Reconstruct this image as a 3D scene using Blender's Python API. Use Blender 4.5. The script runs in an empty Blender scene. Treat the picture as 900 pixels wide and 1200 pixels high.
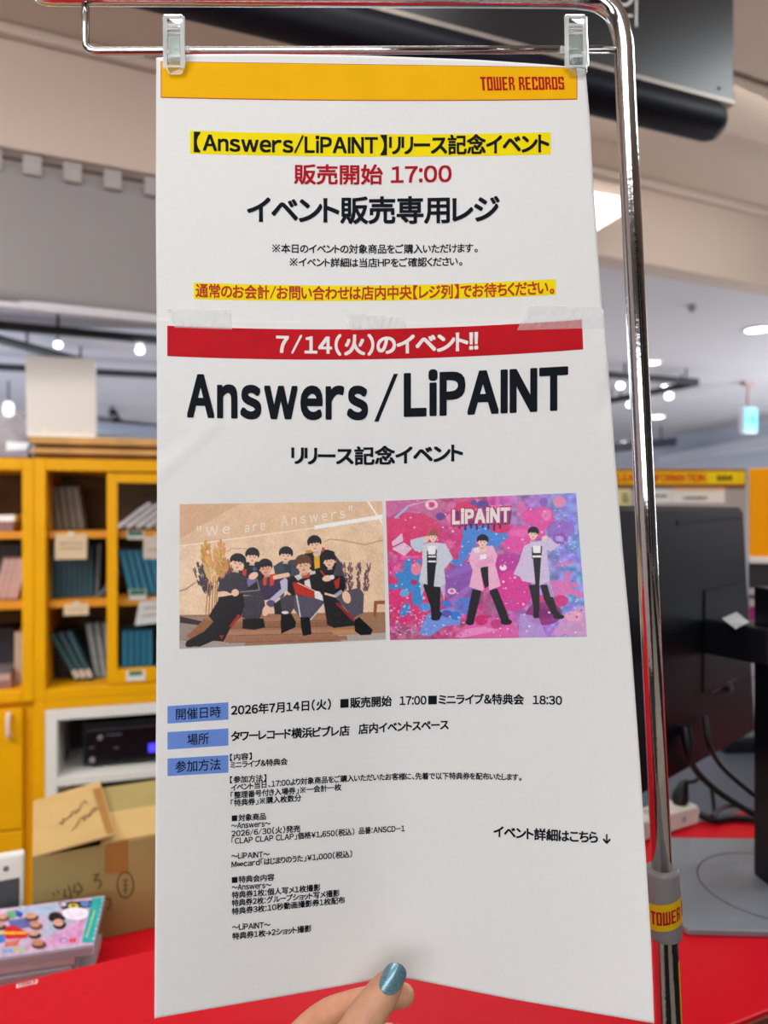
import bpy, bmesh, math, random
import numpy as np
from mathutils import Vector, Matrix, noise
random.seed(7)
S = bpy.context.scene
COL = S.collection
F = 850.0                      # focal length in pixels of the 900 x 1200 frame
CAMZ = 1.5

# ------------------------------------------------------------------ camera
cam = bpy.data.cameras.new('camera')
co = bpy.data.objects.new('camera', cam)
COL.objects.link(co)
co.location = (0, 0, CAMZ)
co.rotation_euler = (math.pi / 2, 0, 0)
cam.sensor_fit = 'HORIZONTAL'
cam.sensor_width = 36.0
cam.lens = 36.0 * F / 900.0
cam.clip_start = 0.02
cam.clip_end = 60
cam.dof.use_dof = True
cam.dof.focus_distance = 0.475
cam.dof.aperture_fstop = 8.2
S.camera = co

# ------------------------------------------------------------------ frames of reference
def P(px, py, D):
    return Vector(((px - 450) / F * D, D, CAMZ - (py - 600) / F * D))
def G(px, py, h):              # point of a level plane h above the eye
    return P(px, py, h * F / (600 - py))
TH = math.radians(24)
UX, VX = Vector((math.cos(TH), math.sin(TH), 0)), Vector((-math.sin(TH), math.cos(TH), 0))
ZX = Vector((0, 0, 1))
def SV(u, v, z):
    return UX * u + VX * v + ZX * z

# ------------------------------------------------------------------ world, lights, exposure
w = bpy.data.worlds.new('world')
S.world = w
w.use_nodes = True
w.node_tree.nodes['Background'].inputs[0].default_value = (0.9, 0.95, 1, 1)
w.node_tree.nodes['Background'].inputs[1].default_value = 0.3
S.view_settings.view_transform = 'Standard'
S.view_settings.look = 'None'
S.view_settings.gamma = 1
S.view_settings.use_curve_mapping = False
S.view_settings.exposure = 0.0

def area(name, loc, target, sx, sy, power, rgb=(1, 1, 1), spread=180):
    l = bpy.data.lights.new(name, 'AREA')
    l.shape = 'RECTANGLE'
    l.size, l.size_y, l.energy, l.color = sx, sy, power, rgb
    l.spread = math.radians(spread)
    o = bpy.data.objects.new(name, l)
    COL.objects.link(o)
    o.location = loc
    o.rotation_euler = (Vector(target) - Vector(loc)).to_track_quat('-Z', 'Y').to_euler()
    return o
area('ceiling_lamp_front', (-0.5, -1.0, 2.9), (-0.1, 0.6, 1.5), 1.8, 0.9, 28, (0.92, 0.97, 1))
area('ceiling_lamp_side', (1.85, 1.1, 2.9), (1.6, 1.1, 0), 1.0, 0.7, 22, (0.9, 0.98, 1))
area('fill_light_counter', (-0.15, 0.75, 2.92), (-0.15, 0.8, 0), 1.4, 0.35, 13, (1, 0.98, 0.96))  # added fill with no fixture, brightens the red counter
area('fill_light_aisle', SV(-1.7, 1.5, 2.62), SV(-0.9, 2.7, 1.0), 1.5, 0.4, 20, (1, 0.98, 0.95), 110)  # added fill hanging free off the left side, lights the yellow cabinets
area('fill_light_bulkhead', SV(0.7, 1.6, 2.93), SV(0.6, 2.6, 1.2), 4.6, 0.25, 34, (1, 0.98, 0.95))  # added long fill, brightens the bulkhead face
area('ceiling_lamp_hall', SV(0.5, 6.5, 2.5), SV(0.5, 6.5, 0), 5, 4, 190, (0.86, 0.91, 1))
area('fill_light_behind', (-0.7, -1.5, 1.7), (-0.7, 0.4, 3.0), 2.4, 0.8, 30, (0.95, 0.97, 1))  # added fill standing free behind the camera, brightens the near ceiling
area('fill_light_far_wall', SV(3.2, 11.5, 2.5), SV(3.6, 14.5, 1.6), 4, 2, 380, (0.9, 0.94, 1))  # added fill aimed at the far wall, no fixture there
area('fill_light_hall_right', (5.2, 4.6, 1.5), (3.4, 6.0, 2.7), 2.4, 2.0, 170, (0.9, 0.94, 1))  # added fill out of view on the right, lifts the hall ceiling
area('fill_light_hall_left', (-4.6, 4.0, 1.5), (-2.2, 6.0, 2.7), 2.4, 2.0, 80, (0.58, 0.7, 1))  # added bluish fill out of view on the left, lifts the hall ceiling

# ------------------------------------------------------------------ materials
def lin(c):
    c = c / 255.0
    return c / 12.92 if c <= 0.04045 else ((c + 0.055) / 1.055) ** 2.4
def L3(rgb):
    return tuple(lin(v) for v in rgb)
MC = {}
def mat(name, rgb, rough=0.5, metal=0.0, var=0.05, scale=40.0, bump=0.0, bscale=200.0, em=0.0, trans=0.0, alpha=1.0, coat=0.0, spec=0.5, ior=1.45):
    if name in MC:
        return MC[name]
    m = bpy.data.materials.new(name)
    m.use_nodes = True
    nt = m.node_tree
    b = nt.nodes['Principled BSDF']
    c = L3(rgb)
    if name.endswith('_ink') or name.endswith('_print'):
        spec, rough = 0.12, 0.7
    tc = nt.nodes.new('ShaderNodeTexCoord')
    if var > 0:
        n = nt.nodes.new('ShaderNodeTexNoise')
        n.inputs['Scale'].default_value = scale
        n.inputs['Detail'].default_value = 3
        nt.links.new(tc.outputs['Object'], n.inputs['Vector'])
        r = nt.nodes.new('ShaderNodeValToRGB')
        r.color_ramp.elements[0].position = 0.3
        r.color_ramp.elements[1].position = 0.7
        r.color_ramp.elements[0].color = tuple(x * (1 - var) for x in c) + (1,)
        r.color_ramp.elements[1].color = tuple(min(1, x * (1 + var)) for x in c) + (1,)
        nt.links.new(n.outputs['Fac'], r.inputs['Fac'])
        nt.links.new(r.outputs['Color'], b.inputs['Base Color'])
    else:
        b.inputs['Base Color'].default_value = c + (1,)
    b.inputs['Roughness'].default_value = rough
    b.inputs['Metallic'].default_value = metal
    b.inputs['Specular IOR Level'].default_value = spec
    b.inputs['IOR'].default_value = ior
    b.inputs['Coat Weight'].default_value = coat
    b.inputs['Coat Roughness'].default_value = 0.05
    b.inputs['Transmission Weight'].default_value = trans
    b.inputs['Alpha'].default_value = alpha
    if em > 0:
        b.inputs['Emission Color'].default_value = c + (1,)
        b.inputs['Emission Strength'].default_value = em
    if bump > 0:
        n2 = nt.nodes.new('ShaderNodeTexNoise')
        n2.inputs['Scale'].default_value = bscale
        n2.inputs['Detail'].default_value = 4
        nt.links.new(tc.outputs['Object'], n2.inputs['Vector'])
        bp = nt.nodes.new('ShaderNodeBump')
        bp.inputs['Strength'].default_value = bump
        bp.inputs['Distance'].default_value = 0.002
        nt.links.new(n2.outputs['Fac'], bp.inputs['Height'])
        nt.links.new(bp.outputs['Normal'], b.inputs['Normal'])
    MC[name] = m
    return m
def print_mat(name, rough=0.45):
    m = bpy.data.materials.new(name)
    m.use_nodes = True
    nt = m.node_tree
    a = nt.nodes.new('ShaderNodeAttribute')
    a.attribute_name = 'ink'
    b = nt.nodes['Principled BSDF']
    b.inputs['Roughness'].default_value = rough
    b.inputs['Specular IOR Level'].default_value = 0.2
    nt.links.new(a.outputs['Color'], b.inputs['Base Color'])
    return m

PAPER = mat('white_paper', (236, 234, 232), 0.75, var=0.012, scale=300, bump=0.05, bscale=900)
INK = mat('black_ink', (17, 23, 31), 0.5, var=0.05)
REDINK = mat('red_ink', (176, 22, 34), 0.5, var=0.04)
BROWNRED = mat('brick_red_ink', (190, 58, 40), 0.5, var=0.04)
BANNER = mat('banner_red_ink', (196, 24, 36), 0.45, var=0.05, scale=60)
YEL = mat('highlight_yellow_ink', (250, 226, 12), 0.55, var=0.03)
ORY = mat('header_yellow_ink', (248, 184, 8), 0.45, var=0.03)
BLUE = mat('label_blue_ink', (112, 146, 222), 0.55, var=0.04)
CHROME = mat('chrome_tube', (205, 203, 202), 0.1, 1.0, var=0.06, scale=90, bump=0.06, bscale=260)
CLEAR = mat('clear_plastic', (245, 250, 250), 0.06, var=0, trans=0.95, ior=1.35)
RED = mat('red_laminate', (206, 12, 30), 0.4, var=0.03, scale=6, bump=0.02, bscale=600, spec=0.25)
YCAB = mat('yellow_painted_wood', (232, 166, 0), 0.45, var=0.04, scale=8, bump=0.02, bscale=120, spec=0.2)
YSHADE = mat('shaded_yellow_back', (92, 58, 10), 0.7, var=0.15, scale=12)  # yellow cabinet interior, its shade put into this dark brown
BLACK = mat('black_plastic', (16, 18, 26), 0.42, var=0.1, bump=0.04, bscale=900)
BLACKM = mat('black_metal', (14, 15, 20), 0.4, var=0.1)
WHITE = mat('white_melamine', (226, 224, 218), 0.5, var=0.02)

# ------------------------------------------------------------------ mesh helpers
class MB:
    def __init__(s):
        s.v, s.f, s.m = [], [], []
    def add(s, vs, fs, m=0):
        o = len(s.v)
        s.v += [Vector(v) for v in vs]
        s.f += [tuple(i + o for i in f) for f in fs]
        s.m += [m] * len(fs)
        return s
    def obox(s, p, a, b, c, m=0):          # corner and three edge vectors
        p, a, b, c = Vector(p), Vector(a), Vector(b), Vector(c)
        vs = [p, p + a, p + a + b, p + b, p + c, p + a + c, p + a + b + c, p + b + c]
        fs = [(0, 3, 2, 1), (4, 5, 6, 7), (0, 1, 5, 4), (1, 2, 6, 5), (2, 3, 7, 6), (3, 0, 4, 7)]
        if a.cross(b).dot(c) < 0:
            fs = [f[::-1] for f in fs]
        return s.add(vs, fs, m)
    def box(s, c, sz, ax=(Vector((1, 0, 0)), Vector((0, 1, 0)), Vector((0, 0, 1))), m=0):
        a, b, d = ax[0] * sz[0], ax[1] * sz[1], ax[2] * sz[2]
        return s.obox(Vector(c) - (a + b + d) / 2, a, b, d, m)
    def tube(s, path, r, n=14, m=0, cap=True):
        path = [Vector(p) for p in path]
        k = len(path)
        rs = r if isinstance(r, (list, tuple)) else [r] * k
        T = [(path[min(i + 1, k - 1)] - path[max(i - 1, 0)]).normalized() for i in range(k)]
        N = T[0].orthogonal().normalized()
        vs, fs = [], []
        for i in range(k):
            N = (N - T[i] * N.dot(T[i]))
            if N.length < 1e-6:
                N = T[i].orthogonal()
            N.normalize()
            B = T[i].cross(N)
            for j in range(n):
                a = 2 * math.pi * j / n
                vs.append(path[i] + (N * math.cos(a) + B * math.sin(a)) * rs[i])
        for i in range(k - 1):
            for j in range(n):
                j2 = (j + 1) % n
                fs.append((i * n + j, i * n + j2, (i + 1) * n + j2, (i + 1) * n + j))
        if cap:
            fs.append(tuple(reversed(range(n))))
            fs.append(tuple(range((k - 1) * n, k * n)))
        return s.add(vs, fs, m)
    def prism(s, poly, ext, m=0):          # planar polygon of points, extruded
        n = len(poly)
        poly = [Vector(p) for p in poly]
        ext = Vector(ext)
        nrm = Vector((0, 0, 0))
        for i in range(n):
            nrm += (poly[i] - poly[0]).cross(poly[(i + 1) % n] - poly[0])
        if nrm.dot(ext) > 0:
            poly = poly[::-1]
        vs = poly + [p + ext for p in poly]
        fs = [tuple(range(n)), tuple(range(2 * n - 1, n - 1, -1))]
        for i in range(n):
            j = (i + 1) % n
            fs.append((j, i, i + n, j + n))
        return s.add(vs, fs, m)
    def grid(s, fn, nu, nv, m=0, flip=False):
        vs = [fn(i / nu, j / nv) for j in range(nv + 1) for i in range(nu + 1)]
        fs = []
        for j in range(nv):
            for i in range(nu):
                a = j * (nu + 1) + i
                q = (a, a + 1, a + nu + 2, a + nu + 1)
                fs.append(q[::-1] if flip else q)
        return s.add(vs, fs, m)
    def disc(s, c, n, r, seg=20, m=0, ry=None, ax=None):
        c, n = Vector(c), Vector(n).normalized()
        A = Vector(ax).normalized() if ax is not None else n.orthogonal().normalized()
        B = n.cross(A)
        ry = ry or r
        return s.add([c + A * r * math.cos(2 * math.pi * i / seg) + B * ry * math.sin(2 * math.pi * i / seg) for i in range(seg)], [tuple(range(seg))], m)

WL = {}
def link(o):
    COL.objects.link(o)
    return o
def thing(name, label, cat, loc, group=None):
    o = bpy.data.objects.new(name, None)
    link(o)
    o.empty_display_size = 0.02
    o.location = loc
    o['label'], o['category'] = label, cat
    if group:
        o['group'] = group
    WL[o.name] = Vector(loc)
    return o
def build(mb, name, mats, parent=None, smooth=False, bevel=0, seg=2, label=None, cat=None, group=None, kind=None):
    mats = mats if isinstance(mats, (list, tuple)) else [mats]
    if parent is not None:
        org = WL[parent.name]
    elif kind == 'structure':
        org = Vector((0, 0, 0))
    else:
        lo = [min(v[i] for v in mb.v) for i in range(3)]
        hi = [max(v[i] for v in mb.v) for i in range(3)]
        org = Vector(((lo[0] + hi[0]) / 2, (lo[1] + hi[1]) / 2, lo[2]))
    me = bpy.data.meshes.new(name)
    me.from_pydata([tuple(v - org) for v in mb.v], [], mb.f)
    for m in mats:
        me.materials.append(m)
    if any(mb.m):
        me.polygons.foreach_set('material_index', mb.m)
    me.update()
    if smooth:
        me.shade_smooth()
        if smooth != 'all':
            me.set_sharp_from_angle(angle=math.radians(40))
    o = bpy.data.objects.new(name, me)
    link(o)
    WL[o.name] = org
    if parent is not None:
        o.parent = parent
    else:
        o.location = org
    if bevel:
        b = o.modifiers.new('bevel', 'BEVEL')
        b.width, b.segments, b.limit_method, b.angle_limit = bevel, seg, 'ANGLE', math.radians(50)
    tag(o, label, cat, group, kind)
    return o
def tag(o, label=None, cat=None, group=None, kind=None):
    if label: o['label'] = label
    if cat: o['category'] = cat
    if group: o['group'] = group
    if kind: o['kind'] = kind
    return o
ORD = ['leftmost', 'second from left', 'third from left', 'fourth from left', 'fifth from left', 'sixth from left', 'seventh from left', 'eighth from left', 'ninth from left', 'tenth from left', 'eleventh from left', 'twelfth from left']
def smooth_path(pts, n=8):
    pts = [Vector(p) for p in pts]
    out = []
    for i in range(len(pts) - 1):
        p0, p1, p2, p3 = pts[max(i - 1, 0)], pts[i], pts[i + 1], pts[min(i + 2, len(pts) - 1)]
        for k in range(n):
            t = k / n
            out.append(0.5 * ((2 * p1) + (p2 - p0) * t + (2 * p0 - 5 * p1 + 4 * p2 - p3) * t * t + (3 * p1 - p0 - 3 * p2 + p3) * t ** 3))
    return out + [pts[-1]]

# ------------------------------------------------------------------ glyphs (the text of Blender's own font, turned into meshes)
GC = {}
def glyph(ch):
    if ch in GC:
        return GC[ch]
    if ch == '※':
        e = EM
        v, f = [], []
        for (x0, y0, x1, y1) in ((.14, .02, .86, .74), (.14, .74, .86, .02)):
            dx, dy = y1 - y0, x0 - x1
            l = math.hypot(dx, dy)
            dx, dy = dx / l * .03, dy / l * .03
            f.append(tuple(range(len(v), len(v) + 4)))
            v += [(x0 - dx, y0 - dy), (x1 - dx, y1 - dy), (x1 + dx, y1 + dy), (x0 + dx, y0 + dy)]
        for (x, y) in ((.5, .7), (.5, .06), (.17, .38), (.83, .38)):
            f.append(tuple(range(len(v), len(v) + 8)))
            v += [(x + .06 * math.cos(a * math.pi / 4), y + .06 * math.sin(a * math.pi / 4)) for a in range(8)]
        GC[ch] = (np.array(v, float) * e, f)
        return GC[ch]
    if ch == 'I':
        v, f = glyph('H')
        y0, y1 = v[:, 1].min(), v[:, 1].max()
        w_ = (y1 - y0) * 0.125
        GC[ch] = (np.array([(0, y0), (w_, y0), (w_, y1), (0, y1)], float), [(0, 1, 2, 3)])
        return GC[ch]
    c = ch
    if 33 <= ord(ch) <= 126:
        c = chr(ord(ch) + 0xFEE0)
    cu = bpy.data.curves.new('glyph', 'FONT')
    cu.body = c
    cu.resolution_u = 4
    o = bpy.data.objects.new('glyph', cu)
    me = o.to_mesh()
    vs = np.empty(len(me.vertices) * 3)
    me.vertices.foreach_get('co', vs)
    vs = vs.reshape(-1, 3)[:, :2].copy()
    fs = [tuple(p.vertices) for p in me.polygons]
    o.to_mesh_clear()
    bpy.data.objects.remove(o)
    bpy.data.curves.remove(cu)
    GC[ch] = (vs, fs)
    return GC[ch]
_k = glyph('国')[0]
EM = (_k[:, 0].max() - _k[:, 0].min()) / 0.84          # width of one full-width square
KCY = (_k[:, 1].max() + _k[:, 1].min()) / 2
def is_kanji(ch):
    return 0x4E00 <= ord(ch) <= 0x9FFF
def layout(s, pad=0.1):
    """glyph meshes placed along x in em units, centred on y = 0; returns list and total width"""
    x, out = 0.0, []
    for ch in s:
        if ch == ' ':
            x += 0.33
            continue
        if ch == '　':
            x += 0.7
            continue
        vs, fs = glyph(ch)
        if len(vs) == 0:
            x += 0.5
            continue
        q = vs / EM
        if ch in '/／':
            q = q * np.array([0.46, 0.92]) + np.array([0, 0.04])
        elif ch in '：:':
            q = q * np.array([0.8, 1.0])
        y = q[:, 1] - KCY / EM
        if is_kanji(ch) or ch in '■※':
            out.append((q[:, 0] + x, y, fs))
            x += 1.0
        else:
            mn, mx = q[:, 0].min(), q[:, 0].max()
            p = pad if ord(ch) < 0x3000 or ord(ch) > 0xFF00 else pad * 0.8
            if ch in '→～~&＆':
                p = 0.05
            elif ch in '／（）「」【】：、。':
                p = 0.24
            out.append((q[:, 0] - mn + x + p / 2, y, fs))
            x += mx - mn + p
    return out, x
def text_mb(mb, s, x0, x1, yc, em, wgt=0.03, surf=None, off=0.00025, m=0, pad=0.1, italic=0.0):
    """yc: function of px giving the centre line; surf(px, py, off) -> world point"""
    gl, W = layout(s, pad)
    strikes = [(0, 0)] if wgt <= 0 else [(0, 0), (wgt, wgt), (-wgt, wgt), (wgt, -wgt), (-wgt, -wgt)]
    if em > 28 and wgt > 0:
        strikes = [(0, 0)] + [(wgt * max(-1, min(1, 1.25 * math.cos(a * math.pi / 12))), wgt * max(-1, min(1, 1.25 * math.sin(a * math.pi / 12)))) for a in range(24)]
    for gx, gy, fs in gl:
        for k, (dx, dy) in enumerate(strikes):
            vs = []
            for a, b in zip(gx, gy):
                px = x0 + (x1 - x0) * (a + dx + italic * b) / W
                py = yc(px) - (b + dy) * em
                vs.append(surf(px, py, off + k * 4e-6))
            mb.add(vs, fs, m)
def yline(*pts):
    xs, ys = [p[0] for p in pts], [p[1] for p in pts]
    if len(pts) == 2:
        return lambda x: ys[0] + (ys[1] - ys[0]) * (x - xs[0]) / (xs[1] - xs[0])
    c = np.polyfit(xs, ys, 2)
    return lambda x: float(np.polyval(c, x))

# block letters of the shop logo: stroke rectangles on a 4 x 10 grid
LOGO = {
 'T': [(0, 8.4, 4, 10), (1.2, 0, 2.8, 10)],
 'O': [(0, 0, 1.45, 10), (2.55, 0, 4, 10), (0, 0, 4, 1.5), (0, 8.5, 4, 10)],
 'W': [(0, 0, 1.4, 10), (2.1, 0, 3.4, 10), (4.1, 0, 5.5, 10), (0, 0, 5.5, 1.5)],
 'E': [(0, 0, 1.5, 10), (0, 0, 3.7, 1.5), (0, 4.3, 3.3, 5.7), (0, 8.5, 3.7, 10)],
 'R': [(0, 0, 1.45, 10), (0, 8.6, 3.2, 10), (2.4, 5.4, 3.75, 9.5), (0, 4.3, 3.1, 5.7), (2.3, 3.4, 3.5, 4.6), (2.6, 0, 4, 3.7)],
 'C': [(0, 0, 1.5, 10), (0, 0, 4, 1.5), (0, 8.5, 4, 10), (2.6, 6.6, 4, 10), (2.6, 0, 4, 3.4)],
 'D': [(0, 0, 1.45, 10), (2.55, 0.6, 4, 9.4), (0, 0, 3.6, 1.5), (0, 8.5, 3.6, 10)],
 'S': [(0, 8.5, 4, 10), (0, 5, 1.45, 10), (0, 4.3, 4, 5.7), (2.55, 0, 4, 5.2), (0, 0, 4, 1.5), (2.6, 7, 4, 9), (0, 1, 1.4, 3)],
}
def logo_mb(mb, s, fn, m=0):
    """fn(x 0..1, y 0..1, k) -> point"""
    W, items = 0.0, []
    for ch in s:
        if ch == ' ':
            W += 2.4
            continue
        items.append((W, LOGO[ch]))
        W += (5.5 if ch == 'W' else 4) + 0.6
    W -= 0.6
    k = 0
    for x0, rs in items:
        for (a, b, c, d) in rs:
            k = (k + 1) % 7
            mb.add([fn((x0 + a) / W, b / 10, k), fn((x0 + c) / W, b / 10, k), fn((x0 + c) / W, d / 10, k), fn((x0 + a) / W, d / 10, k)], [(0, 1, 2, 3)], m)

# ------------------------------------------------------------------ printed pictures: a small painter whose colours become mesh colours
class Canvas:
    def __init__(s, x0, y0, x1, y1, sc, bg):
        s.x0, s.y0, s.sc = x0, y0, sc
        s.w, s.h = int((x1 - x0) * sc), int((y1 - y0) * sc)
        s.a = np.zeros((s.h, s.w, 3))
        s.a[:] = bg
        s.Y, s.X = np.mgrid[0:s.h, 0:s.w]
        s.X = s.X / sc + x0
        s.Y = s.Y / sc + y0
    def put(s, mk, col, al=1.0):
        s.a[mk] = s.a[mk] * (1 - al) + np.array(col, float) * al
    def win(s, xa, ya, xb, yb):
        i0, i1 = max(0, int((xa - s.x0) * s.sc) - 1), min(s.w, int((xb - s.x0) * s.sc) + 2)
        j0, j1 = max(0, int((ya - s.y0) * s.sc) - 1), min(s.h, int((yb - s.y0) * s.sc) + 2)
        if i1 <= i0 or j1 <= j0:
            return None
        sl = (slice(j0, j1), slice(i0, i1))
        return s.a[sl], s.X[sl], s.Y[sl]
    @staticmethod
    def mix(A, mk, col, al):
        A[mk] = A[mk] * (1 - al) + np.array(col, float) * al
    def poly(s, pts, col, al=1.0):
        r = s.win(min(p[0] for p in pts), min(p[1] for p in pts), max(p[0] for p in pts), max(p[1] for p in pts))
        if r is None:
            return
        A, X, Y = r
        ins = np.zeros(X.shape, bool)
        n = len(pts)
        for i in range(n):
            (xa, ya), (xb, yb) = pts[i], pts[(i + 1) % n]
            if ya != yb:
                ins ^= ((ya > Y) != (yb > Y)) & (X < (xb - xa) * (Y - ya) / (yb - ya) + xa)
        s.mix(A, ins, col, al)
    def ell(s, cx, cy, rx, ry, col, al=1.0, rot=0.0):
        m_ = max(rx, ry)
        r = s.win(cx - m_, cy - m_, cx + m_, cy + m_)
        if r is None:
            return
        A, X, Y = r
        c, n = math.cos(rot), math.sin(rot)
        dx, dy = X - cx, Y - cy
        s.mix(A, ((dx * c + dy * n) / rx) ** 2 + ((-dx * n + dy * c) / ry) ** 2 < 1, col, al)
    def line(s, pts, wd, col, al=1.0):
        for (xa, ya), (xb, yb) in zip(pts[:-1], pts[1:]):
            r = s.win(min(xa, xb) - wd, min(ya, yb) - wd, max(xa, xb) + wd, max(ya, yb) + wd)
            if r is None:
                continue
            A, X, Y = r
            dx, dy = xb - xa, yb - ya
            t = np.clip(((X - xa) * dx + (Y - ya) * dy) / (dx * dx + dy * dy + 1e-9), 0, 1)
            s.mix(A, (X - xa - t * dx) ** 2 + (Y - ya - t * dy) ** 2 < (wd / 2) ** 2, col, al)
    def grain(s, amt, cell, seed):
        r = np.random.RandomState(seed)
        gh, gw = int(s.h / cell) + 3, int(s.w / cell) + 3
        g = r.uniform(-1, 1, (gh, gw))
        yy, xx = np.arange(s.h) / cell, np.arange(s.w) / cell
        yi, xi = yy.astype(int), xx.astype(int)
        fy, fx = (yy - yi)[:, None], (xx - xi)[None, :]
        fy, fx = fy * fy * (3 - 2 * fy), fx * fx * (3 - 2 * fx)
        v = (g[np.ix_(yi, xi)] * (1 - fy) * (1 - fx) + g[np.ix_(yi + 1, xi)] * fy * (1 - fx) + g[np.ix_(yi, xi + 1)] * (1 - fy) * fx + g[np.ix_(yi + 1, xi + 1)] * fy * fx)
        return v * amt
    def mesh(s, name, fn, nu, nv, parent, material, org):
        """fn(u, v) -> (world point, px, py)"""
        vs, px, py = [], [], []
        for j in range(nv + 1):
            for i in range(nu + 1):
                p, x, y = fn(i / nu, j / nv)
                vs.append(tuple(p - org))
                px.append(x)
                py.append(y)
        a = s.a
        k = max(1, int(s.sc // 2))
        pad = np.pad(a, ((k // 2, k), (k // 2, k), (0, 0)), mode='edge')
        sm = sum(pad[i:i + s.h, j:j + s.w] for i in range(k) for j in range(k)) / (k * k)
        xi = np.clip(((np.array(px) - s.x0) * s.sc).astype(int), 0, s.w - 1)
        yi = np.clip(((np.array(py) - s.y0) * s.sc).astype(int), 0, s.h - 1)
        c = np.clip(sm[yi, xi], 0, 255) / 255.0
        c = np.where(c <= 0.04045, c / 12.92, ((c + 0.055) / 1.055) ** 2.4)
        me = bpy.data.meshes.new(name)
        fs = [(j * (nu + 1) + i, (j + 1) * (nu + 1) + i, (j + 1) * (nu + 1) + i + 1, j * (nu + 1) + i + 1) for j in range(nv) for i in range(nu)]
        me.from_pydata(vs, [], fs)
        at = me.color_attributes.new('ink', 'FLOAT_COLOR', 'POINT')
        at.data.foreach_set('color', np.concatenate([c, np.ones((len(c), 1))], 1).astype(np.float32).ravel())
        me.materials.append(material)
        me.shade_smooth()
        o = bpy.data.objects.new(name, me)
        link(o)
        o.parent = parent
        WL[o.name] = org
        return o

# ================================================================== THE ROOM
WALLP = mat('beige_wall_paint', (205, 186, 172), 0.8, var=0.015, scale=3)
CEILB = mat('beige_ceiling_paint', (206, 188, 172), 0.85, var=0.015, scale=2)
CEILG = mat('pale_grey_ceiling_paint', (206, 203, 206), 0.85, var=0.015, scale=2)
FLOORM = mat('grey_floor_tile', (178, 172, 166), 0.35, var=0.08, scale=3)
V0 = 2.46
def slab(name, u0, u1, v0, v1, z0, z1, m, bevel=0):
    return build(MB().obox(SV(u0, v0, z0), UX * (u1 - u0), VX * (v1 - v0), ZX * (z1 - z0)), name, m, kind='structure', bevel=bevel)
slab('floor', -7, 8, 0.45, 15, -0.1, 0.0, FLOORM)
fm = bpy.data.materials.new('pole_reflection_stripes')  # unseen floor zone, stripes invented to give the chrome pole reflected bands
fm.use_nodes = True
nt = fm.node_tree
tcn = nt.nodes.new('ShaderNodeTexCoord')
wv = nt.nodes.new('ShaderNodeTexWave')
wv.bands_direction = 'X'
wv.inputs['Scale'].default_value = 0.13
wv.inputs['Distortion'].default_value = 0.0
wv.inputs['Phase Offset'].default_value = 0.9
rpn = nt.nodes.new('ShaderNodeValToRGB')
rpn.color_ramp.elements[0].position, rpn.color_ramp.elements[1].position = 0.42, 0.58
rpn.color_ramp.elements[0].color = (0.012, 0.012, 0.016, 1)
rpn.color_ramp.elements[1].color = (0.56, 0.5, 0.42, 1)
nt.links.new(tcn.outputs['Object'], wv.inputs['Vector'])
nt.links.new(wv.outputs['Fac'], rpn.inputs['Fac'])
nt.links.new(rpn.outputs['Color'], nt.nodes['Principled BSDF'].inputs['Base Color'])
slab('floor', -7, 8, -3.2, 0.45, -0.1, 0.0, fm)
slab('ceiling', -7, 8, 1.98, V0 + 0.12, 2.96, 3.06, CEILB)
slab('ceiling', -7, 8, 1.715, 1.98, 2.935, 3.06, CEILB)
slab('ceiling', -7, 8, -3.2, 1.69, 2.935, 3.06, CEILB)
slab('ceiling', -7, 8, V0 + 0.12, 15, 2.6, 2.7, CEILG)
slab('wall_bulkhead', -7, 8, V0, V0 + 0.12, 2.6, 2.96, WALLP)
slab('trim_1', -7, 8, V0 - 0.035, V0, 2.925, 2.96, WALLP, 0.008)
slab('trim_2', -7, 8, 1.69, 1.715, 2.98, 3.06, mat('dark_ceiling_groove', (70, 58, 48), 0.8))
slab('wall_left', -7.1, -7, -3.2, 15, 0, 3.0, WALLP)
slab('wall_right', 8, 8.1, -3.2, 15, 0, 3.0, mat('pale_blue_grey_wall', (196, 200, 210), 0.8, var=0.02, scale=2))
slab('wall_far', -7, 8, 15, 15.1, 0, 2.7, mat('pale_blue_grey_wall', (196, 200, 210), 0.8, var=0.02, scale=2))
# wall behind the camera: unseen, dark and pale panels invented to reflect in the chrome pole
bw = bpy.data.materials.new('pole_reflection_wall')
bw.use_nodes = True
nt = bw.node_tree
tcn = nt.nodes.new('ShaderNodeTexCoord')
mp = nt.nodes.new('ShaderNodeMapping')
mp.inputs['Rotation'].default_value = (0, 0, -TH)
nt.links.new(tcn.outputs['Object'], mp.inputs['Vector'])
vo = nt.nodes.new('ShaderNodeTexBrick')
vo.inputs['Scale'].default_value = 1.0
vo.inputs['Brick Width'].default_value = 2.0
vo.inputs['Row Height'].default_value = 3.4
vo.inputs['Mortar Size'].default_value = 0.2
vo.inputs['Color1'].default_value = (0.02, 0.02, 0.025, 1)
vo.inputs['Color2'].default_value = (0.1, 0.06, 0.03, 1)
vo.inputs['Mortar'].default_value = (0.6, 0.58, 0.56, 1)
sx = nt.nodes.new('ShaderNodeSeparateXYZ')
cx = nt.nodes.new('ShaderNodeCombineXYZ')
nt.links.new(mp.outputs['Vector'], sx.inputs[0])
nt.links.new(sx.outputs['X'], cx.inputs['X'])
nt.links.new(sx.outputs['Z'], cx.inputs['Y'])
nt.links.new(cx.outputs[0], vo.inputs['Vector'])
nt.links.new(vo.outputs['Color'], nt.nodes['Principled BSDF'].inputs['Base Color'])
slab('wall_back', -7, 8, -3.3, -3.2, 0, 3.0, bw)
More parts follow.
